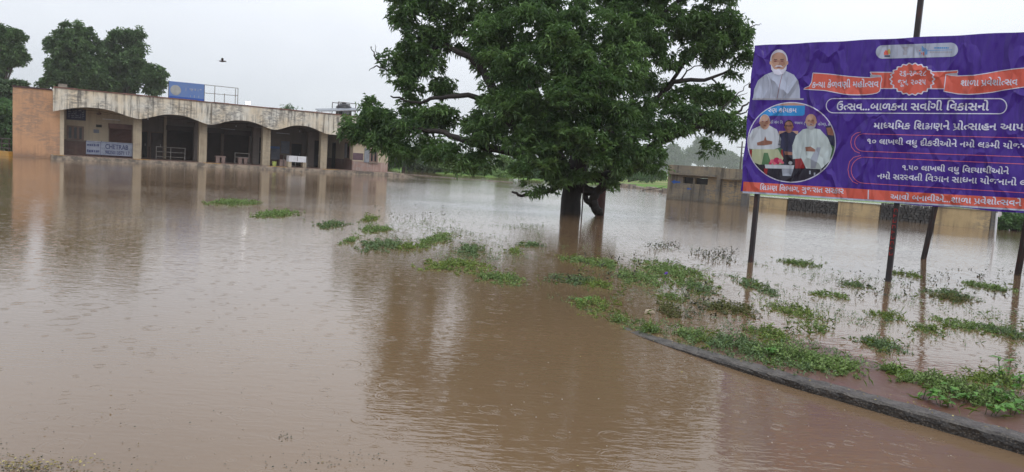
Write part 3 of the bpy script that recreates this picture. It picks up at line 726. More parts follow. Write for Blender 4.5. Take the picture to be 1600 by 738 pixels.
def bench(x0, x1, off, label):
    a = FR.S(x0, off, 247); b = FR.S(x1, off, 247)
    e = empty('stone_bench', FR.w((a + b) / 2, off, ZF + .013), FR.a); tag(e, label, 'bench', 'pink stone benches on the bus station platform')
    w = (b - a) / 2; k = mat('pink_bench_stone', (0.34, 0.24, 0.21), (0.25, 0.18, 0.16), 5, rough=.6) if 'benchm' not in MT else MT['benchm']; MT['benchm'] = k
    MB().box(-w, w, -.2, .2, .42, .52).build('seat', k, e)
    for s in (-.55, .55): MB().box(w * s - .13, w * s + .13, -.16, .16, 0, .418).build('leg', k, e)
bench(336, 352, 2.2, 'pink stone bench left of the rail under the third arch')
bench(371, 387, 2.2, 'pink stone bench behind the rail under the third arch')
bench(436, 449, 2.0, 'pink stone bench just left of the white counter')
a, b = FR.S(449, -.1, 262), FR.S(476, -.1, 262)
e = empty('white_counter', FR.w((a + b) / 2, -.1, ZF + .02), FR.a); tag(e, 'white fronted counter on two stone legs at the platform edge', 'counter')
w = (b - a) / 2
MB().box(-w, w, -.3, .3, .42, .88).build('counter_top', MT['white'], e)
for s in (-1, 1): MB().box(s * w * .86 - .14, s * w * .86 + .14, -.27, .27, 0, .418).build('leg', MT['column'], e)
MB().tube([(-.02, -.32, .5), (-.02, -.32, .84)], .015, 5).build('tap_pipe', MT['darksteel'], e)
a = FR.S(425, .9, 257)
e = empty('bucket', FR.w(a, .3, ZF + .013), FR.a); tag(e, 'small lime green bucket beside the third column', 'bucket')
MB().tube([(0, 0, 0), (0, 0, .16), (0, 0, .36), (0, 0, .365), (0, 0, .05)], [.13, .155, .18, .16, .12], 14).build('tub', MT['bucket'], e)
MB().tube([(-.17, 0, .35), (-.12, -.06, .27), (0, -.17, .22), (.12, -.06, .27), (.17, 0, .35)], .008, 5).build('handle', MT['steel'], e)

# things on the roof
e = empty('roof_sign', FR.w(FR.S(262, 1.2), 1.2, 4.2), FR.a); tag(e, 'faded blue sign with a grey disc and empty frame on the station roof', 'sign board')
def L(px_, py_): s_, z_ = FR.px(px_, py_, 1.2); return s_ - FR.S(262, 1.2), z_ - 4.2
wS = L(319, 145)[0]; zb_, zt_ = 0.5, L(262.5, 126.5)[1]
zt2 = L(319, 132)[1]
MB().add([(x_, y_, z_) for y_ in (0, .04) for x_, z_ in ((0, zb_ - .05), (wS, zb_ - .05), (wS, zt2), (0, zt_))], [(0, 1, 2, 3), (7, 6, 5, 4), (0, 4, 5, 1), (1, 5, 6, 2), (2, 6, 7, 3), (3, 7, 4, 0)]).build('panel', MT['blueboard'], e)
MB().box(.01, wS - .01, -.01, -.002, zb_, zb_ + .22).build('lower_band', MT['blueboard2'], e)
dc = L(274.5, 141); MB().add([(dc[0] + .36 * math.cos(t * math.pi / 14), -.012, dc[1] + .36 * math.sin(t * math.pi / 14)) for t in range(28)] + [(dc[0] + .36 * math.cos(t * math.pi / 14), -.002, dc[1] + .36 * math.sin(t * math.pi / 14)) for t in range(28)],
    [tuple(reversed(range(28)))] + [(t, (t + 1) % 28, 28 + (t + 1) % 28, 28 + t) for t in range(28)]).build('disc', MT['disc'], e)
mb = MB()
for (x0, y0, x1, y1) in ((290, 138, 291, 142), (296, 139, 302, 140), (298, 141.5, 301, 142.5), (304, 139, 306, 142), (309, 140, 310, 143), (312, 140, 315, 141), (297, 149, 298, 152), (303, 149, 304, 153), (310, 150, 311, 153)):
    p, q = L(x0, y1), L(x1, y0); mb.box(p[0], max(q[0], p[0] + .03), -.01, -.003, min(p[1], q[1]), max(p[1], q[1]))
mb.build('faded_marks', MT['signpale'], e)
fw = L(372, 150)[0]; ft = L(372, 138)[1]
for x_ in (0.0, wS * .5, wS + .02): MB().tube([(x_, .07, 0), (x_, .07, zt2)], .03, 6).build('frame_post', MT['darksteel'], e)
for x_, zz in ((L(336, 140)[0], zt2 - .03), (L(351, 150)[0], ft - .5), (fw, ft), (fw - .18, ft - .05)): MB().tube([(x_, .07, 0), (x_, .07, zz)], .026, 6).build('frame_post', MT['steel'], e)
MB().tube([(wS, .07, zt2 - .02), (fw, .07, ft)], .024, 6).build('frame_bar', MT['steel'], e)
MB().tube([(wS, .07, zt2 - .62), (fw, .07, ft - .56)], .022, 6).build('frame_bar', MT['steel'], e)
# water tank in its cradle
ts, tz = FR.px(537, 178, 5.0)
e = empty('water_tank', FR.w(ts, 5.0, 4.2), FR.a); tag(e, 'black plastic water tank in a steel cradle on the station roof', 'water tank')
th_ = FR.px(537, 161, 5.0)[1] - 4.2; tw = (FR.S(553, 5) - FR.S(521, 5)) / 2
MB().tube([(0, 0, .5), (0, 0, .52), (0, 0, th_ * .8), (0, 0, th_ * .93), (0, 0, th_ * .97)], [.05, tw * .72, tw * .72, tw * .45, tw * .2], 20).build('tank', MT['tank'], e, True)
MB().tube([(0, 0, th_ * .97), (0, 0, th_ * 1.03)], tw * .22, 12).build('lid', MT['tank'], e)
for sx in (-1, 1):
    for sy in (-1, 1): MB().tube([(sx * tw * .85, sy * .7, 0), (sx * tw * .85, sy * .7, th_)], .035, 6).build('leg', MT['darksteel'], e)
for sy in (-1, 1):
    for zz in (.5, th_ * .62, th_ - .02): MB().tube([(-tw * .85, sy * .7, zz), (tw * .85, sy * .7, zz)], .03, 6).build('rail', MT['darksteel'], e)
MB().box(-tw * .4, tw * .25, -tw * .8, -tw * .73, th_ * .45, th_ * .62).build('label_patch', MT['signpale'], e)
# inclined pipe-and-panel rack (solar heater)
e = empty('solar_rack', FR.w(FR.S(497, 3.4), 3.4, 4.2), FR.a); tag(e, 'low sloping grey solar panel rack left of the roof water tank', 'solar rack')
Lr = FR.S(560, 3.4) - FR.S(497, 3.4); z0 = FR.px(497, 174, 3.4)[1] - 4.2
MB().add([(0, 0, z0), (Lr, 0, z0 + .42), (Lr, 1.1, z0 + .62), (0, 1.1, z0 + .2), (0, 0, z0 + .05), (Lr, 0, z0 + .47), (Lr, 1.1, z0 + .67), (0, 1.1, z0 + .25)], [(3, 2, 1, 0), (4, 5, 6, 7), (0, 1, 5, 4), (1, 2, 6, 5), (2, 3, 7, 6), (3, 0, 4, 7)]).build('panel', MT['greyleaf'], e)
for i in range(5):
    x_ = Lr * (i + .3) / 5
    MB().tube([(x_, .05, 0), (x_, .05, z0 + .42 * x_ / Lr)], .02, 5).build('leg', MT['steel'], e)
MB().tube([(-.3, -.04, z0 - .02), (Lr, -.04, z0 + .4)], .03, 6).build('pipe', MT['steel'], e)
# lit lamp on the parapet
ls, lz = FR.px(387, 162, .4)
e = empty('flood_lamp', FR.w(ls, .4, ZT + .04), FR.a); tag(e, 'small lit white lamp standing on the parapet right of the roof frame', 'lamp')
m, n, l, b_ = newmat('lit_lamp_face'); b_.inputs['Emission Color'].default_value = (1, 1, 1, 1); b_.inputs['Emission Strength'].default_value = 4.0; b_.inputs['Base Color'].default_value = (.8, .8, .8, 1)
MB().box(-.2, .2, -.06, .05, .12, .34).build('housing', MT['white'], e)
MB().box(-.18, .18, -.075, -.062, .14, .32).build('lamp_face', m, e)
MB().tube([(0, 0, -.05), (0, 0, .118)], .03, 6).build('bracket', MT['steel'], e)
# railing left of the station
fa = on_z(-60, 234, .1); fb = FR.w(-2.25, 1.2, 0); fe = Frame(fa, fb); Lf = (Vector(fb).xy - Vector(fa).xy).length
e = empty('boundary_railing', (fa.x, fa.y, 0), fe.a); tag(e, 'dark pipe railing on an ochre base left of the orange wall', 'railing')
MB().box(0, Lf - .05, -.15, .15, -.5, .3).build('base_wall', MT['yellow'], e)
for i in range(8): MB().tube([(Lf * i / 7.3, 0, .3), (Lf * i / 7.3, 0, 1.15)], .035, 6).build('post', MT['darksteel'], e)
for z in (.5, .8, 1.12): MB().tube([(0, 0, z), (Lf - .06, 0, z)], .028, 6).build('bar', MT['darksteel'], e)
# small pot like lump on the parapet corner, built as a plain box, and a shrub growing on the roof
ps, pz = FR.px(98, 134, 1.0)
e = empty('roof_lump', FR.w(ps, 1.0, 4.2), FR.a); tag(e, 'tiny pale box on the roof above the left end of the parapet', 'box')
MB().box(-.25, .25, -.15, .15, .45, .78).build('body', MT['concrete'], e); MB().tube([(0, 0, 0), (0, 0, .448)], .03, 6).build('bracket', MT['steel'], e)

# ------------------------------------------------------------------ SHED AND COMPOUND WALL (right)
SA = on_z(1041, 311); SBp = on_z(1548, 359); SF = Frame(SA, SBp)
def srect(x0, x1, y0, y1, off=0.0):
    xm = (x0 + x1) / 2; ym = (y0 + y1) / 2
    return SF.px(x0, ym, off)[0], SF.px(x1, ym, off)[0], SF.px(xm, y1, off)[1], SF.px(xm, y0, off)[1]
shed = empty('utility_shed', SF.o, SF.a); tag(shed, 'flat roofed ochre and grey shed standing in floodwater behind the billboard', 'building')
sw1 = SF.S(1170, 0, 290); sz = SF.px(1046, 257.5)[1]; sp0, sp1 = SF.S(1120.5, 0, 290), SF.S(1127, 0, 290)
def sp(name, m, *a): return box(name, m, shed, *a)
zt0 = SF.px(1090, 275)[1]   # chajja level
o1 = srect(1067, 1083, 277, 287); o2 = srect(1086, 1106, 279, 288.5)
gx = SF.S(1101, 0, 300)
# front wall in pieces round the two openings
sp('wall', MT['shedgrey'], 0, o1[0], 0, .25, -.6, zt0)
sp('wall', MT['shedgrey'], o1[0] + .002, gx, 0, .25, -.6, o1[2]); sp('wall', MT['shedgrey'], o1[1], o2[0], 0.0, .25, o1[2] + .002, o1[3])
sp('wall', MT['shedwall'], gx + .002, sp0, -.004, .25, -.6, o2[2]); sp('wall', MT['shedwall'], o2[1], sp0 - .0, 0.002, .25, o2[2] + .002, zt0)
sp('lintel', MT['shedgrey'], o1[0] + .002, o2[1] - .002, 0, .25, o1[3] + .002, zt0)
for o in (o1, o2): sp('vent_opening', MT['dark'], o[0] + .001, o[1] - .001, .20, .24, o[2], o[3])
sp('pillar', MT['shedgrey'], sp0, sp1, -.12, .25, -.6, sz - .02)
sp('wall', MT['shedwall'], sp1 + .002, sw1, .0, .25, -.6, zt0)
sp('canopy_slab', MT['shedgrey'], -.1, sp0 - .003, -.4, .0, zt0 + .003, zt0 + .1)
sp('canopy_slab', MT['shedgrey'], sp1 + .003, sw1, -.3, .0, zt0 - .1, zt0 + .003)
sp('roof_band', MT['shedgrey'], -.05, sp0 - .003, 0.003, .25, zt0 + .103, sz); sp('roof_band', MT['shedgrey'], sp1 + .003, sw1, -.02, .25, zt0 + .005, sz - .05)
sp('side_wall', MT['shedgrey'], 0, .25, .253, 3.5, -.6, sz); sp('roof', MT['concrete'], .253, sw1, .253, 3.5, sz - .3, sz - .1)
for x0 in (1131, 1139, 1147):
    a, b, z0, z1 = srect(x0, x0 + 5, 283, 293); mb = MB()
    for i in range(3): mb.box(a, b, -.012, -.002, z0 + (z1 - z0) * i / 3, z0 + (z1 - z0) * (i / 3 + .22))
    mb.build('vent_grille', MT['shedgrey'], shed)
for x0, x1, y0, y1 in ((1049, 1063, 281, 288), (1073, 1080, 293.5, 297)):      # painted blue arrows
    a, b, z0, z1 = srect(x0, x1, y0, y1); zc = (z0 + z1) / 2; q = (z1 - z0) / 2
    pts = [(a, zc), (a + (b - a) * .4, zc + q), (a + (b - a) * .4, zc + q * .45), (b, zc + q * .35), (b, zc - q * .35), (a + (b - a) * .4, zc - q * .45), (a + (b - a) * .35, zc - q)]
    MB().add([(x_, y_, z_) for y_ in (-.008, -.003) for x_, z_ in pts], [tuple(range(7)), tuple(range(13, 6, -1))]).build('painted_arrow', MT['bluepaint'], shed)
# compound wall
wall = empty('compound_wall', SF.o, SF.a); tag(wall, 'low wall of ochre plaster panels and dark rubble behind the billboard posts', 'wall')
segs = [(1170, 1228, 'p', 308), (1229, 1308.5, 's', 312), (1309, 1374, 'p', 317), (1375, 1462.5, 's', 321), (1463, 1549, 'p', 326)]
for x0, x1, k, yt in segs:
    a, b = SF.S(x0, 0, 335), SF.S(x1, 0, 335); zt = SF.px((x0 + x1) / 2, yt + 1.5)[1]
    if k == 'p':
        MB().box(a, b, -.06, .2, -.6, zt).build('plaster_panel', MT['wallpanel'], wall)
        MB().box(a - .03, b + .03, -.09, .22, zt + .002, zt + .05).build('cap', MT['shedgrey'], wall)
    else:
        MB().box(a + .003, b - .003, .05, .2, -.6, zt - .05).build('backing', MT['rubble'], wall)
        mb = MB(); z = -.15
        while z < zt:
            x_ = a + .01; hgt = R_(.10, .17)
            while x_ < b - .08:
                w = min(R_(.12, .3), b - x_ - .005); j = lambda: R_(-.015, .015)
                c = [(x_ + .008 + j() * .3, z + j()), (x_ + w - .008, z + j()), (x_ + w - .01, z + hgt * .94), (x_ + .01, z + hgt * .94 + j())]
                f = -.04 + R_(-.03, .03)
                mb.add([(p, .049, q) for p, q in c] + [(p + (x_ + w / 2 - p) * .2, f, q + (z + hgt / 2 - q) * .2) for p, q in c], [(4, 5, 6, 7), (0, 1, 5, 4), (1, 2, 6, 5), (2, 3, 7, 6), (3, 0, 4, 7)])
                x_ += w
            z += hgt
        tag(mb.build('rubble_stones', MT['rubble'], wall), kind='stuff')
a = SF.S(1158, -.3, 310); b = SF.S(1167, -.3, 310)
gpm = stained('lichen_post_plaster', (0.20, 0.18, 0.15), (0.12, 0.11, 0.1), (0.03, 0.03, 0.03), 0.9, patch=1.0)
MB().box(a, b, -.3, -.03, -.6, SF.px(1162, 303, -.3)[1]).build('gate_post', gpm, wall)
MB().box(SF.S(1549.5, 0, 340), SF.S(1556, 0, 340), -.1, .22, -.6, SF.px(1552, 330)[1]).build('gate_post', gpm, wall)
# white stake
p = on_z(1555, 378); q = at(1558, 333, p.y)
e = empty('marker_stake', p); tag(e, 'thin white stake leaning in the water before the right end of the compound wall', 'stake')
MB().tube([(0, 0, -.5), tuple(q - p)], [.03, .04], 6).build('rod', MT['white'], e)

# ------------------------------------------------------------------ BILLBOARD
P1 = on_z(1173, 410); P2 = on_z(1388, 440); BF = Frame(P1, P2)
bb = empty('billboard', BF.o, BF.a); tag(bb, 'large purple Gujarati billboard on dark steel posts standing in the flood', 'billboard')
BL, BR, BB, BT = -0.30, 5.75, 1.375, 4.19
FY = -0.11                                     # front face of the banner, towards the viewer
def edge_pts():
    return
bsh = MB(); NX, NZ = 60, 24
def warp(u, z):
    return 0.012 * mnoise.noise(Vector((u * 1.3, z * 1.3, 4))) + .006 * mnoise.noise(Vector((u * 4 + z * 3, z * 3, 9)))
for side in (0, 1):
    for j in range(NZ + 1):
        for i in range(NX + 1):
            u = BL + (BR - BL) * i / NX; z = BB + (BT - BB) * j / NZ
            if i == 0: u += .012 * math.sin(j * .9)
            if j == NZ: z += .005 * math.sin(i * .7) - .016 * (u / 4)
            if j == 0: z += .010 * math.sin(i * .55)
            bsh.v.append((u, FY + side * .02 , z))
o = 0; K = (NX + 1) * (NZ + 1)
for j in range(NZ):
    for i in range(NX):
        a = j * (NX + 1) + i; bsh.f += [(a, a + 1, a + NX + 2, a + NX + 1), (K + a + NX + 1, K + a + NX + 2, K + a + 1, K + a)]
for i in range(NX): bsh.f += [(K + i, K + i + 1, i + 1, i), (NZ * (NX + 1) + i, NZ * (NX + 1) + i + 1, K + NZ * (NX + 1) + i + 1, K + NZ * (NX + 1) + i)]
for j in range(NZ): a = j * (NX + 1); c = a + NX; bsh.f += [(a, a + NX + 1, K + a + NX + 1, K + a), (c, K + c, K + c + NX + 1, c + NX + 1)]
sheet = bsh.build('banner_sheet', BN['purple'], bb)
fr = MB()
for z in (BB + .06, (BB + BT) / 2, BT - .12): fr.box(BL + .04, BR - .04, -.085, -.045, z - .03, z + .03)
fr.build('frame_rails', MT['darksteel'], bb)
rust = mat('rusty_black_post', (0.022, 0.018, 0.02), (0.07, 0.025, 0.02), 14, rough=.5, bump=.2, stretch=(1, 1, .3), lo=.5, hi=.75)
for u, top in ((0.0, 4.1), (2.49, 5.35), (5.05, 4.1)):
    MB().box(u - .042, u + .042, -.04, .04, -.6, top).build('post', rust, bb)
redm = mat('red_post_marks', (.30, .02, .02), rough=.5, bump=0)
mb = MB()
for i in range(9):
    z = 1.28 - i * .095; k = i % 3
    mb.box(2.49 - .028, 2.49 - .014, -.046, -.042, z - .06, z); mb.box(2.49 - .013, 2.49 + .02, -.046, -.042, z - .02 * k - .015, z - .02 * k)
    if k != 1: mb.box(2.49 + .021, 2.49 + .03, -.046, -.042, z - .05, z - .01)
mb.build('red_marks', redm, bb)
# rear support legs
for (x0, y0, x1, y1) in ((1443, 405, 1461, 325), (1590, 430, 1600, 374)):
    p = on_z(x0, y0); q = at(x1, y1, p.y - .25); d = (q - p); d = d / d.z
    pl = lambda v: ((v - BF.o).dot(BF.t), (v - BF.o).dot(BF.n), v.z)
    a3 = pl(p - d * .5); b3 = pl(p + d * 3.9)
    MB().tube([a3, b3], .062, 4).build('rear_leg', rust, bb)
    MB().tube([(b3[0] * .96, b3[1] - .03, 3.6), (b3[0] * .9 - .4, .05, 3.6)], .03, 4).build('tie_bar', rust, bb)

# print on the banner: every shape is a flat layer a few mm proud of the one below
def UV(px_, py_): return BF.px(px_, py_, FY)
LAY = [0]
def poly(name, pts, m, lay, sub=True, world=False, smooth=0):
    P = [UV(*p) for p in pts] if not world else pts
    if smooth: P = [tuple(q) for q in catmull([Vector(p).to_tuple() for p in P] + [P[0]], smooth)][:-1]
    y = FY - .0025 * lay
    tris = tessellate_polygon([[Vector((a, b, 0)) for a, b in P]])
    me = MB().add([(a, y, b) for a, b in P], tris)
    return me
def shape(name, pts, col, lay, smooth=0, parent=None): return poly(name, pts, None, lay, smooth=smooth).build(name, BN[col], parent or bb)
def ell(cx, cy, rx, ry, n=28, a0=0, a1=2 * math.pi): return [(cx + rx * math.cos(a0 + (a1 - a0) * i / n), cy + ry * math.sin(a0 + (a1 - a0) * i / n)) for i in range(n)]
def line(name, pts, wpx, col, lay):
    P = [UV(*p) for p in pts]; w = wpx * .0115
    v, f = stroke2d(P, w); return MB().add([(a, FY - .0025 * lay, b) for a, b in v], f).build(name, BN[col], bb)
def text(s, x0, y0, x1, y1, hpx, col, lay=3, squash=1.0):
    V, Fc, pen = layout(s); A = UV(x0, y0); Bq = UV(x1, y1); C_ = UV(x0, y0 - hpx)
    hx = (Bq[0] - A[0]) / pen; hz = (Bq[1] - A[1]) / pen; sz = (C_[1] - A[1]) / 0.62
    mb = MB().add([(A[0] + p[0] * hx, FY - .0025 * lay, A[1] + p[0] * hz + p[1] * sz) for p in V], Fc)
    return mb.build('lettering', BN[col], bb)
c5 = lambda L_: [(1150 + x / 5.675, 60 + y / 5.675) for x, y in L_]
c6 = lambda L_: [(1150 + x / 4.1, 150 + y / 4.1) for x, y in L_]
c7 = lambda L_: [(1360 + x / 5.27, 50 + y / 5.27) for x, y in L_]
EXT = 1690
# orange footer and pale margin
shape('footer_margin', [(1160.5, 299), (1357, 312), (1600, 327.3), (EXT, 332.9), (EXT, 335.4), (1600, 329.8), (1357, 314.6), (1160.3, 301.8)], 'pale', 1)
shape('footer_band', [(1161.8, 284), (1357, 296.3), (1480, 303.7), (1600, 310), (EXT, 314.5), (EXT, 332.7), (1600, 327.1), (1357, 311.8), (1160.7, 298.8)], 'orange', 1.6)
line('footer_divider', [(1357, 297), (1356.6, 311.5)], 1.6, 'white', 2.2)
text('િશKણ િવભાગ, ગુજરાત સરકાર', 1187, 296.6, 1318, 302.8, 7.0, 'white')
text('આવો બનાવીએ...શાળા /પવેશો{ત}સવને', 1391, 311.4, 1595.5, 322, 7.6, 'white')
# portrait, upper left
por = shape('portrait_figure', c5([(150, 540), (162, 450), (195, 375), (255, 325), (325, 298), (380, 330), (440, 288), (515, 325), (552, 378), (566, 450), (568, 540)]), 'pale', 1)
for k, (xa, xb) in enumerate(((245, 228), (320, 298), (455, 436))): line('garment_fold', c5([(xa, 345), (xb, 530)]), .5, 'shade', 1.7)
line('garment_fold', c5([(418, 300), (395, 380), (365, 530)]), .8, 'lip', 1.7)
shape('portrait_ledge', c5([(146, 533), (600, 533), (600, 547), (146, 547)]), 'grey', 2)
def face(cx, cy, rx, ry, skin='skin', hair='pale', beard='pale', base=2, bald=False, tone=1):
    """cx.. in photo pixels"""
    shape('print_hair', ell(cx, cy - ry * .12, rx * 1.02, ry * .88), hair, base)
    if bald: shape('print_face', ell(cx, cy, rx * .95, ry * .97), skin, base + .6)
    else: shape('print_face', [(cx - rx * .88, cy - ry * .1), (cx - rx * .76, cy - ry * .52), (cx - rx * .2, cy - ry * .76), (cx + rx * .4, cy - ry * .72), (cx + rx * .8, cy - ry * .44), (cx + rx * .9, cy - ry * .05), (cx + rx * .84, cy + ry * .35), (cx + rx * .5, cy + ry * .85), (cx, cy + ry * 1.0), (cx - rx * .5, cy + ry * .85), (cx - rx * .84, cy + ry * .35)], skin, base + .6, smooth=3)
    for s in (-1, 1): shape('print_ear', ell(cx + s * rx * .97, cy + ry * .08, rx * .13, ry * .16, 8), skin, base + .3)
    if beard: shape('print_beard', [(cx + rx * a, cy + ry * b) for a, b in ((-.92, .22), (-.88, .6), (-.54, .96), (0, 1.08), (.54, .96), (.88, .6), (.92, .22), (.76, .4), (.56, .58), (.3, .62), (0, .56), (-.3, .62), (-.56, .58), (-.76, .4))], beard, base + 1.2)
    shape('print_cheek_shade', [(cx + rx * a, cy + ry * b) for a, b in ((.1, -.2), (.6, -.15), (.72, .2), (.4, .35), (.15, .2))], 'skindk' if skin == 'skindk' else 'skin2', base + .9)
    shape('print_eye_shade', [(cx + rx * a, cy + ry * b) for a, b in ((-.66, -.16), (-.1, -.12), (.1, -.12), (.66, -.16), (.6, .02), (.1, .0), (-.1, .0), (-.6, .02))], 'skin2' if skin != 'skindk' else 'hair', base + 1.0)
    if beard: shape('print_moustache', [(cx + rx * a, cy + ry * b) for a, b in ((-.5, .42), (-.25, .28), (0, .3), (.25, .28), (.5, .42), (.2, .38), (0, .37), (-.2, .38))], beard, base + 1.4)
    for s in (-1, 1):
        shape('print_eye', ell(cx + s * rx * .38, cy - ry * .06, rx * .17, ry * .05, 8), 'lip', base + 1.8)
        line('print_brow', [(cx + s * rx * .18, cy - ry * .18), (cx + s * rx * .58, cy - ry * .2)], rx * .07, 'shade' if hair == 'pale' else 'hair', base + 1.8)
    line('print_nose', [(cx + rx * .04, cy), (cx + rx * .1, cy + ry * .2), (cx - rx * .06, cy + ry * .23)], rx * .06, 'skindk', base + 1.8)
    shape('print_mouth', ell(cx, cy + ry * .42, rx * .26, ry * .055, 8), 'lip', base + 1.8)
face(1217.2, 97.0, 13.4, 19.4, hair='white', beard='white')
# round photograph
shape('photo_ring', ell(1237, 222.7, 69.2, 63, 60), 'white', 1)
cir = lambda L_: L_
def inside(pts, k=.978):
    out = []
    for x, y in pts:
        dx, dy = (x - 1237) / (69.2 * k), (y - 222.7) / (63 * k); r = math.hypot(dx, dy)
        if r > 1: x, y = 1237 + dx / r * 69.2 * k, 222.7 + dy / r * 63 * k
        out.append((x, y))
    return out
def densify(P, n=8): return [(a[0] + (b[0] - a[0]) * i / n, a[1] + (b[1] - a[1]) * i / n) for a, b in zip(P, P[1:] + P[:1]) for i in range(n)]
def cshape(name, pts, col, lay, smooth=0): return shape(name, inside(densify(c6(pts), 6)), col, lay)
shape('photo_backdrop', ell(1237, 222.7, 67.6, 61.4, 60), 'violet', 2)
cshape('photo_top', [(230, 40), (440, 40), (440, 62), (240, 66)], 'skin', 2.4)
cshape('photo_banner', [(180, 62), (443, 62), (440, 118), (428, 128), (140, 128)], 'cyan', 2.8)
text('રણ કા^યકમ', 1150 + 205 / 4.1, 150 + 104 / 4.1, 1150 + 388 / 4.1, 150 + 106 / 4.1, 6.0, 'white', 3.4)
text('ડી સ^વ િવ', 1150 + 222 / 4.1, 150 + 176 / 4.1, 1150 + 300 / 4.1, 150 + 178 / 4.1, 3.6, 'pale', 2.8)
text('ધાલય (', 1150 + 375 / 4.1, 150 + 180 / 4.1, 1150 + 442 / 4.1, 150 + 182 / 4.1, 3.6, 'pale', 2.8)
text('હોલ), ક', 1150 + 525 / 4.1, 150 + 188 / 4.1, 1150 + 604 / 4.1, 150 + 190 / 4.1, 3.6, 'pale', 2.8)
cshape('photo_stage', [(60, 440), (640, 440), (640, 560), (60, 560)], 'dark', 2.8)
cshape('photo_audience', [(90, 330), (640, 300), (630, 470), (90, 470)], 'green', 2.6)
cshape('photo_flowers', [(275, 225), (400, 225), (398, 250), (275, 250)], 'skin', 3.0)
cshape('photo_figure_edge', [(575, 195), (625, 190), (640, 250), (635, 330), (590, 300)], 'vest', 3.0)
cshape('photo_figure_edge_face', [(580, 205), (625, 200), (628, 255), (590, 250)], 'skindk', 3.4)
# chairs
for X in (88, 290): cshape('photo_chair', [(X, 345), (X + 18, 345), (X + 20, 430), (X, 430)], 'red', 3.2)
cshape('photo_chair', [(380, 400), (412, 350), (440, 350), (440, 465), (380, 465)], 'red', 4.6)
# middle man: navy vest
cshape('photo_man_vest', [(268, 330), (280, 245), (320, 228), (365, 228), (395, 250), (392, 330), (385, 405), (330, 440), (308, 440), (300, 340)], 'vest', 3.6)
cshape('photo_man_legs', [(308, 370), (390, 360), (410, 440), (370, 470), (330, 440), (300, 420)], 'dark', 3.9)
cshape('photo_man_hands', [(310, 355), (372, 362), (368, 380), (315, 378)], 'skindk', 4.2)
face(1150 + 340 / 4.1, 150 + 196 / 4.1, 6.9, 10.2, 'skindk', 'hair', None, 4.0)
# left man in white, hands folded
cshape('photo_man_shirt', [(78, 335), (85, 255), (105, 215), (160, 190), (215, 190), (262, 215), (290, 275), (285, 330), (235, 345), (140, 345), (85, 338)], 'cloth', 3.6)
cshape('photo_man_trousers', [(105, 342), (270, 342), (305, 400), (290, 440), (150, 440), (100, 420)], 'trouser', 3.9)
cshape('photo_man_lap', [(180, 365), (205, 365), (230, 440), (165, 440)], 'green', 4.2)
cshape('photo_man_arm', [(135, 300), (180, 285), (188, 258), (198, 285), (235, 292), (232, 310), (180, 318), (138, 318)], 'skindk', 4.2)
face(1150 + 186 / 4.1, 150 + 168 / 4.1, 8.2, 12.0, 'skin', 'pale', None, 4.2, True)
# right man in white shawl
cshape('photo_man_robe', [(362, 320), (385, 255), (430, 215), (480, 205), (540, 215), (590, 270), (618, 340), (600, 420), (545, 470), (450, 465), (420, 400), (365, 405)], 'cloth2', 5.0)
cshape('photo_man_shadow', [(480, 400), (520, 330), (545, 330), (510, 465), (480, 465)], 'shade', 5.3)
cshape('photo_man_hands', [(445, 328), (480, 325), (510, 345), (508, 358), (450, 355)], 'skindk', 5.5)
face(1150 + 482 / 4.1, 150 + 165 / 4.1, 8.4, 11.8, 'skin', 'skin', 'grey', 5.4, True)
# low table with flowers
cshape('photo_table', [(185, 440), (375, 445), (370, 468), (190, 464)], 'cloth', 5.0)
cshape('photo_table_leg', [(180, 465), (205, 466), (198, 510), (182, 508)], 'red', 5.0)
cshape('photo_tablecloth', [(295, 468), (370, 468), (355, 515), (300, 512)], 'shade', 5.0)
for (fx_, fy_, r_, col) in ((235, 420, 16, 'pink'), (262, 412, 20, 'flower'), (285, 416, 15, 'pink'), (222, 432, 10, 'flower'), (250, 432, 12, 'pink'), (300, 428, 9, 'pink'), (270, 430, 10, 'flower'), (350, 430, 13, 'cloth'), (205, 420, 9, 'green')):
    shape('photo_flower', ell(1150 + fx_ / 4.1, 150 + fy_ / 4.1, r_ / 4.1, r_ / 4.6, 9), col, 5.2 + fx_ * .0005)
for X, Y in ((470, 480), (500, 492), (540, 470)): cshape('photo_bottle', [(X, Y), (X + 10, Y), (X + 10, Y + 22), (X, Y + 22)], 'shade', 5.2)
# logo pill
def stadium(x0, x1, yt0, yt1, yb0, yb1, n=12):
    P = []
    rl = (yb0 - yt0) / 2; rr = (yb1 - yt1) / 2
    for i in range(n + 1): t = math.pi / 2 + math.pi * i / n; P.append((x0 + rl + rl * math.cos(t), (yt0 + yb0) / 2 - rl * math.sin(t)))
    for i in range(n + 1): t = -math.pi / 2 + math.pi * i / n; P.append((x1 - rr + rr * math.cos(t), (yt1 + yb1) / 2 - rr * math.sin(t)))
    return P
shape('logo_pill', stadium(1368.5, 1497, 71, 67, 92, 89), 'pale', 1)
for X in (1402, 1427.3): line('logo_divider', [(X, 74), (X, 88)], .4, 'grey', 1.8)
shape('logo_mark', c7([(112, 170), (125, 150), (150, 160), (150, 190), (112, 190)]), 'orange', 1.8); shape('logo_mark', c7([(140, 150), (160, 140), (166, 180), (150, 182)]), 'yellow', 2.2)
shape('logo_mark', c7([(116, 194), (162, 194), (162, 206), (116, 206)]), 'vest', 1.8)
for P_ in ([(265, 125), (312, 125), (305, 140), (272, 140)], [(275, 143), (302, 143), (298, 160), (280, 160)], [(264, 163), (308, 163), (306, 168), (266, 168)], [(270, 171), (303, 171), (300, 190), (272, 190)]): shape('logo_emblem', c7(P_), 'grey', 1.8)
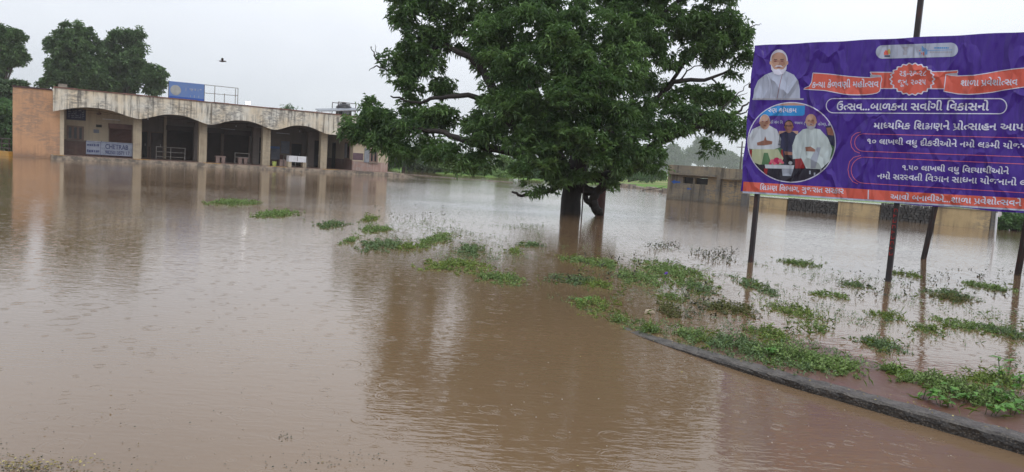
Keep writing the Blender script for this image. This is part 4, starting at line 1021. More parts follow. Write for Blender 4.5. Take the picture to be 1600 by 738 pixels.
for i, (X, y0, y1, col) in enumerate(((403, 150, 160, 'orange'), (412, 135, 158, 'grey'), (424, 118, 160, 'cyan'), (436, 128, 160, 'cyan'), (448, 135, 165, 'cyan'), (405, 168, 188, 'cyan'), (420, 170, 185, 'orange'), (434, 168, 195, 'orange'), (450, 165, 188, 'cyan'), (461, 145, 187, 'cyan'))):
    shape('logo_bar', c7([(X, y0), (X + 7, y0), (X + 7, y1), (X, y1)]), col, 1.8)
line('logo_line', c7([(465, 155), (675, 148)]), .5, 'cyan', 1.8)
for (xa, xb, y) in ((525, 640, 133), (490, 675, 168)):
    xx = xa
    while xx < xb: w = R_(5, 12); shape('logo_lettering', c7([(xx, y - 6), (xx + w, y - 6), (xx + w, y + 5), (xx, y + 5)]), 'grey' if y > 150 else 'cyan', 1.8); xx += w + 4
# ribbons
def outlined(name, pts, col, lay, wpx=1.1):
    o = shape(name, pts, col, lay); line(name + '_edge', pts + [pts[0]], wpx, 'white', lay + .5); return o
outlined('ribbon_band', [(1359.5, 113), (1425, 113.5), (1481, 111.6), (1496.5, 110.4), (1496.5, 113), (1484, 139), (1425, 139), (1372, 138.6), (1365, 121)], 'orange', 1.0)
outlined('ribbon_left', catmull(c5([(683, 308), (830, 318), (1000, 338), (1190, 350), (1290, 342), (1284, 400), (1275, 470), (1210, 495), (1080, 503), (950, 495), (780, 462), (600, 452), (650, 425), (672, 385)]), 2), 'orange', 1.8)
shape('ribbon_fold', c5([(1190, 322), (1290, 328), (1290, 342), (1190, 349)]), 'grey', 2.6)
outlined('ribbon_right', [(1478, 116.4), (1487, 118.3), (1496.6, 119), (1521, 118), (1540, 115.2), (1559, 111.7), (1580, 108.5), (1600, 106.5), (1616, 106.5), (1612, 118), (1622, 134), (1600, 136.3), (1585, 138.5), (1568.7, 141), (1550, 144.6), (1530.8, 146.8), (1512, 147.8), (1496.6, 147), (1474.8, 143), (1476.5, 130)], 'orange', 1.8)
shape('ribbon_fold', [(1478.8, 115.2), (1496.3, 114.2), (1496.3, 118.6), (1486, 117.8)], 'grey', 2.6)
text('ક{ન}યા કેળવણી મહો{ત}સવ', 1268.5, 137.2, 1372.5, 136.2, 8.6, 'white', 3)
text('શાળા /પવેશો{ત}સવ', 1500.5, 134.6, 1589.5, 133.2, 8.8, 'white', 3)
NB = 22
def badge(k): return [(1425.5 + (33.6 + 1.5 * math.cos(NB * t)) * k * math.cos(t), 124 + (24.2 + 1.1 * math.cos(NB * t)) * k * math.sin(t)) for t in (2 * math.pi * i / (NB * 6) for i in range(NB * 6))]
shape('badge_rim', badge(1.03), 'white', 2.8); shape('badge', badge(.955), 'orange', 3.3)
text('૨૬-૨૭-૨૮', 1404.5, 119.0, 1447.5, 118.7, 7.8, 'white', 4); text('જૂન, ૨૦૨૫', 1402.5, 132.6, 1446.5, 132.4, 7.6, 'white', 4)
# outlined pills and lines of text
def ring(name, P, w, col, lay): return line(name, P + [P[0], P[1]], w, col, lay)
ring('pill_outline', stadium(1291, 1573, 154.3, 154.4, 176.6, 178), 1.3, 'white', 1.5)
text('ઉ{ત}સવ...બાળકના સવા^ંગી િવકાસનો', 1306.5, 172.2, 1544.5, 172.8, 10.2, 'white')
text('મા{ધ}યિમક િશKણને /પો{ત}સાહન આપવા', 1364.5, 201.4, 1617, 204.3, 9.3, 'white')
ring('pink_outline', stadium(1335.5, 1690, 209.3, 217.8, 236.6, 248.0), .9, 'pink', 1.5)
line('pink_arc', [(1345, 206.6), (1337, 208.5), (1331.5, 213.5), (1329.3, 222), (1331, 230.5), (1336, 236.5), (1343.5, 239.6)], .9, 'pink', 1.5)
text('૧૦ લાખથી વધુ દીકરીઓને નમો લkમી યોજના', 1353.7, 224.6, 1611, 233.6, 7.6, 'white')
ring('pink_outline', stadium(1330, 1690, 245.8, 259.5, 286.6, 305.5), .9, 'pink', 1.5)
line('pink_arc', [(1345, 243.2), (1334, 246), (1327.5, 253), (1325, 265), (1327, 276), (1332.5, 284), (1340.5, 287.5)], .9, 'pink', 1.5)
text('૧.૫૦ લાખથી વધુ િવદયાર્થીઓને'.replace('દય', '{દ}ય').replace('ર્થી', 'થી^'), 1408.4, 265.6, 1576, 272.2, 7.4, 'white')
text('નમો સર{સ}વતી િવGાન સાધના યોજનાનો લાભ', 1370.4, 279.3, 1624, 291.6, 7.8, 'white')
# dark knob on a wire at the left edge
kp = at(1173.5, 134, 14.6)
e = empty('hanging_lamp', kp); tag(e, 'small dark round lamp beside the left edge of the billboard', 'lamp')
MB().tube([(0, 0, -.05), (0, 0, -.035), (0, 0, .03), (0, 0, .05)], [.02, .05, .05, .02], 10).build('shade', MT['darksteel'], e)
q = BF.w(-.28, -.02, 3.55) - kp; MB().tube([(0, 0, .03), tuple(q)], .012, 5).build('arm', MT['darksteel'], e)

# ------------------------------------------------------------------ MANGO TREE
TB = on_z(891, 333); TD = TB.y
mango = empty('mango_tree', (TB.x, TB.y, 0)); tag(mango, 'big spreading dark green tree standing in the middle of the flood', 'tree')
def tp(px_, py_, dd=0.0): return at(px_, py_, TD + dd) - Vector((TB.x, TB.y, 0))
# trunk
mb = MB(); mb.tube([(0, 0, -.7), (0, 0, 0), (-.01, 0, .5), (0.03, 0, .95), (.12, 0, 1.5), (.2, 0, 2.1)], [.46, .37, .345, .36, .40, .32], 18, rough=.07)
mb.build('trunk', MT['bark'], mango, True)
mb = MB().tube([tp(885, 338, -.2), tp(884, 325, -.24)], .03, 6)
def limb(pts, r0, r1, m='bark', name='branch'):
    P = [tp(*p) if len(p) == 3 else tp(p[0], p[1]) for p in pts]; P = [Vector(q) for q in catmull([tuple(p) for p in P], 5)]
    n_ = len(P); P = [p + Vector((R_(-.04, .04), R_(-.04, .04), R_(-.04, .04))) * (1 if 0 < i < n_ - 1 else 0) for i, p in enumerate(P)]
    MB().tube(P, [r0 + (r1 - r0) * (i / (n_ - 1)) for i in range(n_)], 9, rough=.05).build(name, MT[m], mango, True)
limb([(893, 290), (850, 235, -1), (790, 180, -1), (760, 120, 0), (735, 90, 0), (690, 68, .3), (650, 40, .4)], .26, .05)
limb([(893, 285), (860, 215, 1), (830, 130, 1), (800, 60, .5), (780, -20, .3), (770, -60, .2)], .26, .06)
limb([(895, 285), (925, 200, -.5), (945, 120, -.3), (952, 60, 0), (960, -10, 0), (965, -80, 0)], .27, .06)
limb([(905, 280), (955, 272, -1), (1000, 243, -1), (1040, 217, -1), (1075, 202, -1), (1110, 192, -1), (1145, 180, -1), (1170, 160, -1)], .22, .025)
limb([(1040, 217, -1), (1070, 188, -1), (1120, 175, -1), (1160, 190, -.8)], .08, .015)
limb([(905, 270), (970, 200, .5), (1030, 150, .5), (1060, 126, .3), (1112, 123, .3), (1150, 100, .3)], .17, .03)
limb([(945, 140), (1000, 60, .5), (1050, 10, .5), (1100, -30, .5)], .14, .04)
limb([(1030, 150, .5), (1080, 90, .4), (1130, 60, .4), (1155, 80, .3)], .08, .02)
limb([(870, 265), (800, 240, -1.5), (740, 225, -2), (680, 205, -1.5), (620, 200, -1), (570, 195, -.5)], .17, .03)
limb([(790, 180, -1), (740, 150, -1), (690, 152, -1), (650, 160, -.6), (610, 150, -.5)], .12, .025)
limb([(690, 68, .3), (650, 95, 0), (610, 110, 0), (592, 95, 0), (586, 70, 0)], .06, .006)
limb([(700, 72, .3), (680, 30, .3), (640, 5, .3), (625, -30, .3)], .06, .012)
limb([(880, 290, -.5), (850, 300, -1.5), (820, 305, -2.4), (800, 300, -3)], .10, .03)
# the hanging stump of a limb on the right of the trunk
limb([(905, 290, -.3), (925, 300, -.7), (940, 295, -.8), (950, 280, -1)], .20, .10)
limb([(948, 278, -1), (938, 296, -.9), (926, 312, -.8), (930, 324, -.8), (936, 333, -.8)], .12, .17)
limb([(913, 296, -.4), (917, 312, -.6), (926, 322, -.75), (934, 331, -.8)], .09, .10)
for P_ in ([(1112, 123, .3), (1140, 150, .3), (1168, 145, .3)], [(1060, 126, .3), (1085, 105, .3), (1110, 108, .2)], [(1110, 192, -1), (1135, 165, -1), (1160, 140, -1), (1172, 128, -1)], [(1145, 180, -1), (1165, 175, -1), (1180, 160, -1)], [(590, 95, 0), (583, 82, 0), (580, 72, 0)], [(600, 105, 0), (585, 105, 0), (576, 110, 0)], [(1150, 60, 0), (1175, 40, 0), (1190, 38, 0)], [(1140, 100, .2), (1165, 85, .2), (1182, 92, .2)], [(960, 215, -1), (1000, 190, -1), (1030, 186, -1)], [(1000, 243, -1), (1030, 250, -1), (1050, 262, -1)]):
    limb(P_, .035, .006, name='twig')
# crown masses: (px, py, rx, ry, depth offset)
CB = []
def cb(x, y, rx, ry, dd=0.0, rd=None):
    p = tp(x, y, dd); s = (TD + dd) / FPX
    CB.append((p.x, p.y, p.z, max(6, rx - 2) * s, (rd or (rx + ry) / 2) * s, max(4, ry - (8 if y > 195 and x < 800 else 6 if y > 180 else 3)) * s))
for a in ((640, 8, 34, 30, .3), (628, 30, 18, 16, 0), (668, -12, 40, 26, .3), (612, 92, 22, 18, 0), (640, 88, 34, 26, .3), (672, 106, 30, 22, 0), (600, 112, 12, 12, 0), (660, 52, 30, 18, .5),
          (640, 130, 26, 18, -.3), (690, 138, 26, 14, .2), (556, 196, 22, 16, -.4), (578, 172, 10, 12, -.3), (598, 190, 32, 22, -.6), (600, 222, 20, 18, -.8), (640, 200, 34, 26, -.8), (632, 242, 14, 18, -1), (690, 188, 36, 24, -1), (672, 224, 26, 22, -1.2),
          (700, 240, 30, 20, -1.8), (718, 264, 22, 10, -2), (744, 252, 26, 18, -2), (650, 158, 24, 14, -.4), (700, 60, 26, 22, .6), (690, 14, 24, 20, .6), (722, 38, 26, 36, .8),
          (760, 30, 46, 46, 0), (752, 92, 34, 30, .6), (770, 60, 40, 40, -1.5), (806, 100, 46, 46, -2), (775, 160, 46, 36, -1.6), (750, 205, 36, 30, -2), (820, 170, 50, 44, -2.6), (830, 40, 50, 50, -1.5),
          (830, 225, 50, 34, -2.6), (870, 90, 46, 50, -2.8), (880, 160, 44, 46, -3.2), (905, 215, 50, 40, -3), (915, 120, 40, 40, -3.2), (920, 40, 56, 50, -1.8), (860, 255, 46, 26, -2.6), (815, 268, 26, 20, -2.8), (832, 290, 22, 14, -2.8), (855, 298, 16, 10, -2.5),
          (940, 250, 42, 26, -2.4), (975, 262, 24, 20, -1.8), (985, 225, 42, 34, -2), (1010, 250, 26, 18, -1.6), (1035, 260, 12, 12, -1.4), (960, 180, 44, 38, -2.4), (1005, 180, 30, 26, -1), (975, 110, 42, 44, -1.8), (985, 50, 46, 46, -1), (1030, 35, 44, 36, 0), (1030, 80, 36, 28, 0),
          (1075, 30, 40, 30, .2), (1115, 28, 30, 24, .2), (1145, 52, 22, 18, .2), (1090, 62, 34, 20, .3), (1135, 85, 22, 16, .2), (1160, 75, 14, 16, .2), (1165, 96, 12, 8, .2), (1110, 92, 26, 12, .4), (1060, 150, 30, 16, .3), (1090, 148, 26, 14, .3), (1125, 142, 22, 12, .3), (1035, 165, 26, 14, 0),
          (1075, 178, 30, 10, -.6), (1115, 185, 26, 10, -1), (1140, 200, 18, 14, -1), (1160, 205, 10, 14, -1), (1140, 120, 14, 8, .3), (1060, 205, 28, 12, -1), (1110, 232, 8, 12, -1.2), (1095, 220, 10, 10, -1.2), (1015, 208, 26, 18, -1.2), (970, 290, 12, 10, -2),
          (1125, -5, 36, 22, .3), (1080, -20, 50, 30, .3), (1010, -40, 60, 44, 0), (940, -70, 66, 50, 0), (860, -60, 60, 46, -.6), (790, -40, 56, 40, 0), (730, -30, 40, 34, .3), (900, -110, 60, 30, 0), (980, -100, 50, 30, 0),
          (905, 280, 24, 14, -2.2), (880, 288, 16, 12, -2.4), (948, 286, 16, 13, -1.6), (1100, 45, 30, 20, 0), (1140, 30, 24, 18, 0), (1128, 66, 26, 14, 0), (1155, 60, 18, 14, 0), (1100, 84, 24, 12, 0), (1062, 96, 20, 12, 0), (1120, 200, 24, 12, -.8), (1090, 192, 24, 12, -.8), (1150, 196, 16, 12, -.8), (1058, 168, 24, 12, 0), (1100, 160, 24, 10, 0), (1138, 158, 16, 12, 0), (1012, 262, 20, 14, -1.4), (1030, 246, 16, 14, -1.4), (1040, 196, 20, 12, -1), (590, 184, 20, 14, -.4), (620, 236, 16, 16, -.8), (655, 240, 18, 12, -1), (690, 238, 20, 14, -1.4), (570, 214, 14, 12, -.5), (605, 202, 24, 16, -.7), (545, 205, 14, 10, -.4), (625, 215, 22, 16, -.8), (655, 72, 24, 16, 0), (625, 60, 14, 14, 0), (700, 40, 22, 18, 0), (640, 112, 28, 14, 0), (655, 180, 24, 14, -.6), (800, 120, 60, 60, 2.2), (900, 90, 70, 60, 3), (960, 150, 60, 50, 2.6), (850, 200, 60, 40, 2.5), (860, 0, 80, 50, 2.4), (990, 0, 60, 50, 2), (760, 200, 40, 30, 1.6), (930, 240, 50, 30, 2.0), (1010, 130, 26, 24, 1)): cb(*a)
NW = 14000
P, u, idx, NM = blob_points(CB, NW, 2.2, 9, .36)
ok = P[:, 2] > 0.42; P = P[ok]; u = u[ok]; idx = idx[ok]
# cut a few ragged sky gaps like those in the photograph (between the limbs)
def to_px(P3):
    q = P3 + np.array([TB.x, TB.y, -EYE]); f = q @ np.array(fwd); return 800 + FPX * (q @ np.array(RIGHT)) / f, 369 - FPX * (q @ np.array(UP)) / f
qx, qy = to_px(P); keep = np.ones(len(P), bool)
for gx_, gy_, rx_, ry_ in ((715, 93, 20, 11), (600, 150, 22, 8), (725, 180, 16, 8), (1075, 120, 32, 10), (1010, 300, 30, 12), (1080, 212, 22, 6), (1020, 228, 10, 5), (708, 170, 10, 6), (618, 62, 14, 12), (1158, 145, 10, 12), (760, 285, 60, 8), (1000, 160, 8, 8), (905, 300, 20, 8), (780, 130, 6, 6), (650, 66, 10, 5), (915, 60, 6, 6), (1090, 100, 14, 5)):
    keep &= ((qx - gx_) / rx_) ** 2 + ((qy - gy_) / ry_) ** 2 > rng.uniform(.6, 1.1, len(P))
P = P[keep]; u = u[keep]; idx = idx[keep]
dirs = u * np.array([1, 1, .8]) + np.array([0, 0, .25])
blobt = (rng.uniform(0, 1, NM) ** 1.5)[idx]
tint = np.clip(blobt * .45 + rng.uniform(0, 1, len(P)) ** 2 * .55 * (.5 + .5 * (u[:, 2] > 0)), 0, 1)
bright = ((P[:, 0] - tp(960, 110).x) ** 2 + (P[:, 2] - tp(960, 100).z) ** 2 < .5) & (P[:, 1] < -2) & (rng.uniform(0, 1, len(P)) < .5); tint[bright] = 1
order = np.argsort(P[:, 1] + rng.uniform(0, 1.5, len(P)))
sel = order[:300]; rest = order[300:]
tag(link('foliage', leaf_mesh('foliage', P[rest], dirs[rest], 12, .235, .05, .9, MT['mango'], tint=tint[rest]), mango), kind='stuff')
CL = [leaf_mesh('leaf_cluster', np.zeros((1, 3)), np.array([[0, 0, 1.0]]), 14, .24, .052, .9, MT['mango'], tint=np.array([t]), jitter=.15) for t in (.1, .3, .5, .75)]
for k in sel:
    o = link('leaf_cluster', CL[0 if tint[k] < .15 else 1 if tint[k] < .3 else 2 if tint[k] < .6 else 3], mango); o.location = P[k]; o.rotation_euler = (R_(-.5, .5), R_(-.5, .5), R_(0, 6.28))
# reddish second trunk standing behind, and thin pole
p = on_z(938, 327); e = empty('painted_trunk', p); tag(e, 'bare reddish tree trunk just behind and right of the big tree', 'tree trunk')
MB().tube([(0, 0, -.6), (0, 0, 0), (.02, 0, 1.2), (.05, 0, 2.4), (.2, .1, 4)], [.2, .18, .16, .15, .12], 12, rough=.05).build('trunk', MT['redtrunk'], e, True)
p = on_z(909, 338); e = empty('thin_pole', p); tag(e, 'thin dark pole in the water between the two tree trunks', 'pole')
MB().tube([(0, 0, -.4), (-.01, 0, 1.0)], .022, 6).build('rod', MT['darksteel'], e)

# ------------------------------------------------------------------ OTHER TREES AND SHRUBS
def tree(name, label, cat, D, blobs, n, leaf, m='neem', trunk=None, per=6, group=None, base=None, tr=.25, wid=.42, limbs=True, sr=5.5):
    bx_ = base if base is not None else sum(b[0] for b in blobs) / len(blobs)
    p0 = at(bx_, 260, D); p0.z = 0.0 if D < 80 else .15
    e = empty(name, p0); tag(e, label, cat, group)
    B = []
    for b in blobs:
        q = at(b[0], b[1], D + (b[4] if len(b) > 4 else 0)) - p0; s = D / FPX; B.append((q.x, q.y, q.z, b[2] * s, (b[2] + b[3]) / 2 * s, b[3] * s))
    P, u, idx, NM = blob_points(B, n, 2.2, 10, D / FPX * sr); ok = P[:, 2] > .05; P, u, idx = P[ok], u[ok], idx[ok]
    t = np.clip(rng.uniform(0, .6, NM)[idx] + rng.uniform(0, 1, len(P)) ** 2 * .5, 0, 1)
    tag(link('crown', leaf_mesh('crown', P, u + np.array([0, 0, .3]), per, leaf, leaf * wid, .5, MT[m], tint=t), e), kind='stuff')
    zt = max(b[2] for b in B); b0 = B[int(np.argmax([b[2] for b in B]))]
    MB().tube([(0, 0, -.4), (.05, 0, zt * .25), (b0[0] * .5, b0[1] * .5, zt * .6), (b0[0], b0[1], zt)], [tr, tr * .85, tr * .6, tr * .2], 8, rough=.06).build('trunk', MT['graybark'], e, True)
    if limbs:
        for b in B[:6]:
            mid = Vector((b[0] * .45, b[1] * .45, b[2] * .62)); MB().tube([(.03, 0, zt * .3), tuple(mid), (b[0], b[1], b[2])], [tr * .5, tr * .35, tr * .1], 6).build('branch', MT['graybark'], e, True)
    return e
G1 = 'trees behind the bus station'
tree('broadleaf_tree', 'dark green rounded tree with the tallest crown behind the left of the station', 'tree', 80, [(118, 52, 26, 16), (95, 70, 22, 18), (128, 75, 30, 24), (92, 100, 18, 10), (110, 95, 26, 20), (140, 105, 30, 24), (95, 120, 22, 16), (75, 132, 14, 8), (120, 130, 36, 18), (150, 130, 24, 18)], 4300, .42, group=G1, base=125, tr=.4)
tree('broadleaf_tree', 'dark green double topped tree behind the roof left of the blue sign', 'tree', 84, [(188, 60, 20, 14), (213, 56, 14, 12), (180, 80, 26, 18), (215, 80, 12, 18), (200, 100, 30, 24), (172, 105, 24, 22), (230, 112, 24, 14), (245, 122, 14, 12), (215, 128, 34, 18), (180, 134, 30, 16), (240, 140, 14, 12)], 4300, .42, group=G1, base=205, tr=.4)
tree('open_tree', 'open crowned dark tree cut by the left edge of the photo', 'tree', 72, [(5, 48, 16, 9), (28, 56, 12, 9), (34, 66, 8, 8), (10, 70, 16, 8), (22, 80, 16, 8), (2, 92, 16, 9), (36, 92, 9, 5), (16, 98, 12, 4), (-15, 60, 22, 20), (-20, 90, 24, 20), (0, 112, 14, 7), (-4, 122, 12, 6)], 2300, .34, group=G1, base=-8, tr=.3)
tree('leaning_shrub', 'pale misty green tree mass behind the railing at the far left', 'tree', 66, [(8, 140, 22, 12), (-20, 150, 34, 26), (10, 160, 22, 16), (28, 134, 12, 6)], 1500, .4, 'fartree', group=G1, base=0)
tree('thicket', 'bright green thicket rising behind the railing beside the orange wall', 'thicket', 61, [(5, 175, 24, 16), (12, 200, 22, 20), (-25, 195, 34, 34), (4, 225, 26, 14), (24, 215, 14, 26)], 3200, .30, 'scrubdk', base=0, limbs=False)
G2 = 'scrub bushes along the far shore'
tree('grey_thicket', 'tall grey green thicket right of the station end wall', 'thicket', 88, [(612, 248, 18, 14), (628, 240, 16, 12), (640, 252, 16, 12), (618, 238, 12, 8), (655, 250, 14, 12)], 2600, .38, 'fartree', group=G2, limbs=False)
tree('acacia_bush', 'light green feathery bush left of centre under the tree crown', 'bush', 90, [(670, 258, 20, 13), (690, 255, 18, 14), (705, 262, 16, 10), (730, 262, 14, 8)], 2600, .34, 'scrub', group=G2, limbs=False)
tree('yellow_bush', 'yellowish green bush on the far shore below the lowest hanging boughs', 'bush', 92, [(752, 266, 18, 9), (775, 268, 16, 8), (795, 262, 14, 10), (790, 250, 12, 8)], 1700, .34, 'scrub', group=G2, limbs=False)
tree('round_bush', 'dark round bush on the far shore left of the big trunk', 'bush', 90, [(812, 262, 12, 11), (822, 268, 12, 9), (836, 272, 14, 8)], 1300, .32, 'scrubdk', group=G2, limbs=False)
tree('hedge', 'low green hedge line on the far shore right of the big trunk', 'hedge', 108, [(960, 278, 20, 5), (985, 276, 18, 5), (1010, 277, 16, 5), (1030, 276, 14, 5), (935, 276, 20, 6)], 1300, .34, 'scrubdk', group=G2, limbs=False)
tree('corner_bush', 'feathery bush growing over the right end of the compound wall', 'bush', 36.2, [(1580, 345, 18, 14), (1600, 350, 24, 20), (1570, 352, 10, 12), (1620, 345, 30, 24), (1592, 362, 16, 8)], 2300, .16, 'scrubdk', base=1600, limbs=False)
G3 = 'misty trees on the horizon'
FT = [('small round tree on a thin stem left of the shed roof in the mist', 380, [(1054, 240, 9, 8), (1052, 232, 5, 4), (1057, 247, 8, 6)], 1055),
      ('tallest misty tree above the shed roof', 400, [(1098, 228, 14, 11), (1085, 240, 12, 9), (1110, 240, 14, 10), (1098, 248, 20, 9)], 1098),
      ('misty tree above the right half of the shed roof', 400, [(1135, 246, 13, 8), (1125, 252, 12, 8), (1145, 254, 12, 8)], 1133),
      ('low misty tree between the round one and the tallest one', 420, [(1070, 250, 10, 8), (1062, 256, 12, 6)], 1068),
      ('misty tree right behind the right crown of the big tree', 340, [(1020, 248, 14, 12), (1035, 254, 10, 9), (1005, 252, 14, 10)], 1018),
      ('distant tree line segment seen through the gap right of the trunk', 460, [(960, 262, 24, 8), (985, 260, 20, 9), (1010, 264, 18, 7)], 985),
      ('misty tree partly behind the left edge of the billboard', 400, [(1160, 256, 13, 8), (1178, 258, 16, 8)], 1168)]
for lab, D, bl, bs in FT: tree('distant_tree', lab, 'tree', D * 1.6, bl, 750 + 300 * len(bl), 2.5, 'fartree', group=G3, base=bs, tr=.35, limbs=False)
# continuous wood at the horizon (reads as one mass), with depth
B = []
for i in range(90):
    x_ = -980 + i * 25 + R_(-9, 9); y_ = R_(640, 800); h = R_(6, 16) * (1.25 if x_ < -60 else .8); B.append((x_, y_, h * .5, R_(17, 30), R_(12, 20), h * .6))
P, u, idx = blob_points(B, 22000, 2.2); P = P[P[:, 2] > .1]
tag(link('far_wood', leaf_mesh('far_wood', P, unit(rng.normal(size=P.shape)), 4, 3.2, 1.5, .3, MT['fartree'])), 'misty green wood along the whole horizon behind the flooded fields', 'wood', kind='stuff')
B = []
for i in range(60):
    x_ = -46 + i * .95 + R_(-.4, .4)
    if -1 < x_ < 4: continue
    B.append((x_, shore_y(x_) + R_(4, 9), .35, R_(.7, 1.6), R_(.6, 1.2), R_(.3, .9) * (1.5 if x_ < -6 else .7)))
P, u, idx = blob_points(B, 6500, 2.0); P = P[P[:, 2] > .12]
tag(link('shore_scrub', leaf_mesh('shore_scrub', P, u[:len(P)] + np.array([0, 0, .4]), 6, .3, .12, .4, MT['scrub'])), 'low light green scrub along the far water edge', 'scrub', kind='stuff')
# shrub growing on the station roof
rs, rz = FR.px(450, 167, 3.0); e = empty('roof_shrub', FR.w(rs, 3.0, 4.2)); tag(e, 'small leafy shrub sprouting from the station roof between lamp and tank', 'shrub')
Pq = rng.normal(size=(70, 3)) * np.array([.35, .2, .12]) + np.array([0, 0, rz - 4.2 - .1]); link('leaves', leaf_mesh('leaves', Pq, rng.normal(size=(70, 3)) + np.array([0, 0, 1]), 6, .14, .06, .2, MT['neem']), e)
MB().tube([(0, 0, 0), (0, 0, rz - 4.3)], .02, 5).build('stem', MT['graybark'], e)
# utility poles in the distance
for lab, x0, yb, yt, D in (('distant utility pole with crossarm above the shed roof', 1157, 266, 221, 120), ('thin leaning distant pole right beside the utility pole', 1163, 266, 232, 135)):
    p = at(x0, yb, D); q = at(x0 + 3, yt, D); e = empty('utility_pole', (p.x, p.y, 0)); tag(e, lab, 'utility pole', 'distant poles above the shed')
    MB().tube([(0, 0, -.3), (q.x - p.x, 0, q.z)], [.16, .11], 7).build('mast', MT['graybark'], e)
    MB().tube([(q.x - p.x - .8, 0, q.z - 1.0), (q.x - p.x + .8, 0, q.z - .9)], .07, 5).build('crossarm', MT['graybark'], e)
# low masonry bank at the far right shore, flooded road edge strip on the left
a, b = on_z(965, 291), on_z(1041, 301); bf = Frame(a, b); Lb = (b - a).length
e = empty('masonry_bank', (a.x, a.y, 0), bf.a); tag(e, 'low crumbling masonry bank at the water edge left of the shed', 'bank')
mb = MB(); x_ = 0
while x_ < Lb:
    w = R_(.5, 1.3); mb.box(x_, x_ + w - .04, R_(-.2, .1), .8, -.5, R_(.10, .38)); x_ += w
mb.build('stones', MT['plinth'], e)
a, b = on_z(622, 272), on_z(770, 283); bf = Frame(a, b); Lb = (b - a).length
e = empty('submerged_road_edge', (a.x, a.y, 0), bf.a); tag(e, 'long thin concrete road edge just breaking the water before the far bushes', 'road edge')
mb = MB(); x_ = 0
while x_ < Lb: w = R_(2, 4); mb.box(x_, x_ + w - .1, -.12, .12, -.4, R_(.02, .07)); x_ += w
mb.build('slabs', MT['concrete'], e)
# driftwood branch
p = on_z(1026, 300); e = empty('drift_branch', p); tag(e, 'bare forked branch sticking out of the water left of the shed', 'branch')
MB().tube([(-1.6, 0, -.05), (-.8, 0, .15), (0, 0, .3), (.45, 0, .45)], [.02, .035, .035, .02], 5).tube([(.4, 0, .45), (.55, 0, .1), (.45, 0, -.1)], .025, 5).tube([(.45, 0, .45), (.9, 0, .62)], [.025, .01], 5).build('limb', MT['bark'], e)

# bird
bp_ = at(347, 96, 42); e = empty('bird', bp_, .5); tag(e, 'small dark bird flying in the open sky above the station', 'bird')
mb = MB().tube([(-.17, 0, 0), (-.12, 0, .0), (0, 0, 0), (.1, 0, .01), (.16, 0, .02), (.2, 0, .015), (.24, 0, .005)], [.012, .03, .05, .04, .032, .026, .004], 8)
mb.add([(-.02, 0, .03), (.07, 0, .03), (.06, .16, .13), (-.01, .2, .14), (-.09, .30, .11), (-.06, .15, .11)], [(0, 1, 2, 3), (0, 3, 4, 5)])
mb.add([(-.02, 0, .03), (.07, 0, .03), (.06, -.14, .15), (-.01, -.18, .17), (-.08, -.26, .15), (-.06, -.13, .12)], [(3, 2, 1, 0), (5, 4, 3, 0)])
mb.add([(-.15, 0, .005), (-.27, .05, 0), (-.28, 0, 0), (-.27, -.05, 0)], [(0, 1, 2), (0, 2, 3)])
mb.build('body', MT['darksteel'], e, True)

# ------------------------------------------------------------------ WEEDS standing in the water
def weed(px_, py_, hw, hh, label, dens=1.0, h=.10, m='weed', name='weed_clump', leaf=.035, group='weed clumps in the floodwater'):
    c = on_z(px_, py_); D = c.y; a = hw * D / FPX
    near = on_z(px_, min(py_ + hh, 737)).y; far = on_z(px_, py_ - hh).y
    yn, yf = near - D, far - D - 0.0; yf = min(yf, -yn * 1.6 + .05)
    n_st = int(min(900, max(20, 330 * a * (yf - yn) * dens / max(.25, D / 14))))
    n_st = max(n_st, int(hw * dens * 2.6))
    lf = leaf * (1 + max(0, D - 8) / 16)
    C = []; Dr = []; mb = MB()
    e = empty(name, (c.x, c.y, 0)); tag(e, label, 'weeds', group)
    for i in range(n_st):
        while True:
            u_, v_ = R_(-1.75, 1.75), R_(-1.5, 1.5)
            rr_ = u_ * u_ + v_ * v_; nn_ = mnoise.noise(Vector((u_ * 2.4 + px_, v_ * 2.4, py_))) + .5 * mnoise.noise(Vector((u_ * 7 + px_, v_ * 7, py_)))
            if rr_ < 2.3 and nn_ > -.32 + .62 * rr_ - R_(0, .75) ** 2 * 1.6: break
        x_ = u_ * a; y_ = (yn + yf) / 2 + v_ * (yf - yn) / 2
        gz = max(ground_z(c.x + x_, c.y + y_), -.02)
        hh_ = h * (R_(.25, .9) if R_(0, 1) < .8 else R_(.9, 1.6)) * max(.3, 1 - .6 * rr_) * (1 + max(0, D - 8) / 28)
        lean = Vector((R_(-1, 1), R_(-1, 1))) * hh_ * .9
        base = Vector((x_, y_, gz)); tip = base + Vector((lean.x, lean.y, hh_))
        k = 4 if hh_ > .05 else 3
        mb.tube([base + Vector((0, 0, -.02)), (base + tip) / 2 + Vector((0, 0, hh_ * .1)), tip], .0022 * (1 + D / 12), 3, cap=False)
        for j in range(k):
            t = (j + .6) / k; C.append(base.lerp(tip, t)); Dr.append(Vector((lean.x, lean.y, .05)) + Vector((R_(-.05, .05), R_(-.05, .05), .05)))
    C = np.array([tuple(q) for q in C]); Dr = np.array([tuple(q) for q in Dr])
    tag(link('leaves', leaf_mesh('leaves', C, Dr, 4, lf, lf * .55, .15, MT[m], jitter=.35, spread=1.4, tint=np.clip(rng.uniform(0, 1, len(C)) * .8 + .25 * (C[:, 2] > h * .5), 0, 1)), e), kind='stuff')
    tag(mb.build('stems', MT['stem'], e), kind='stuff')
    return e
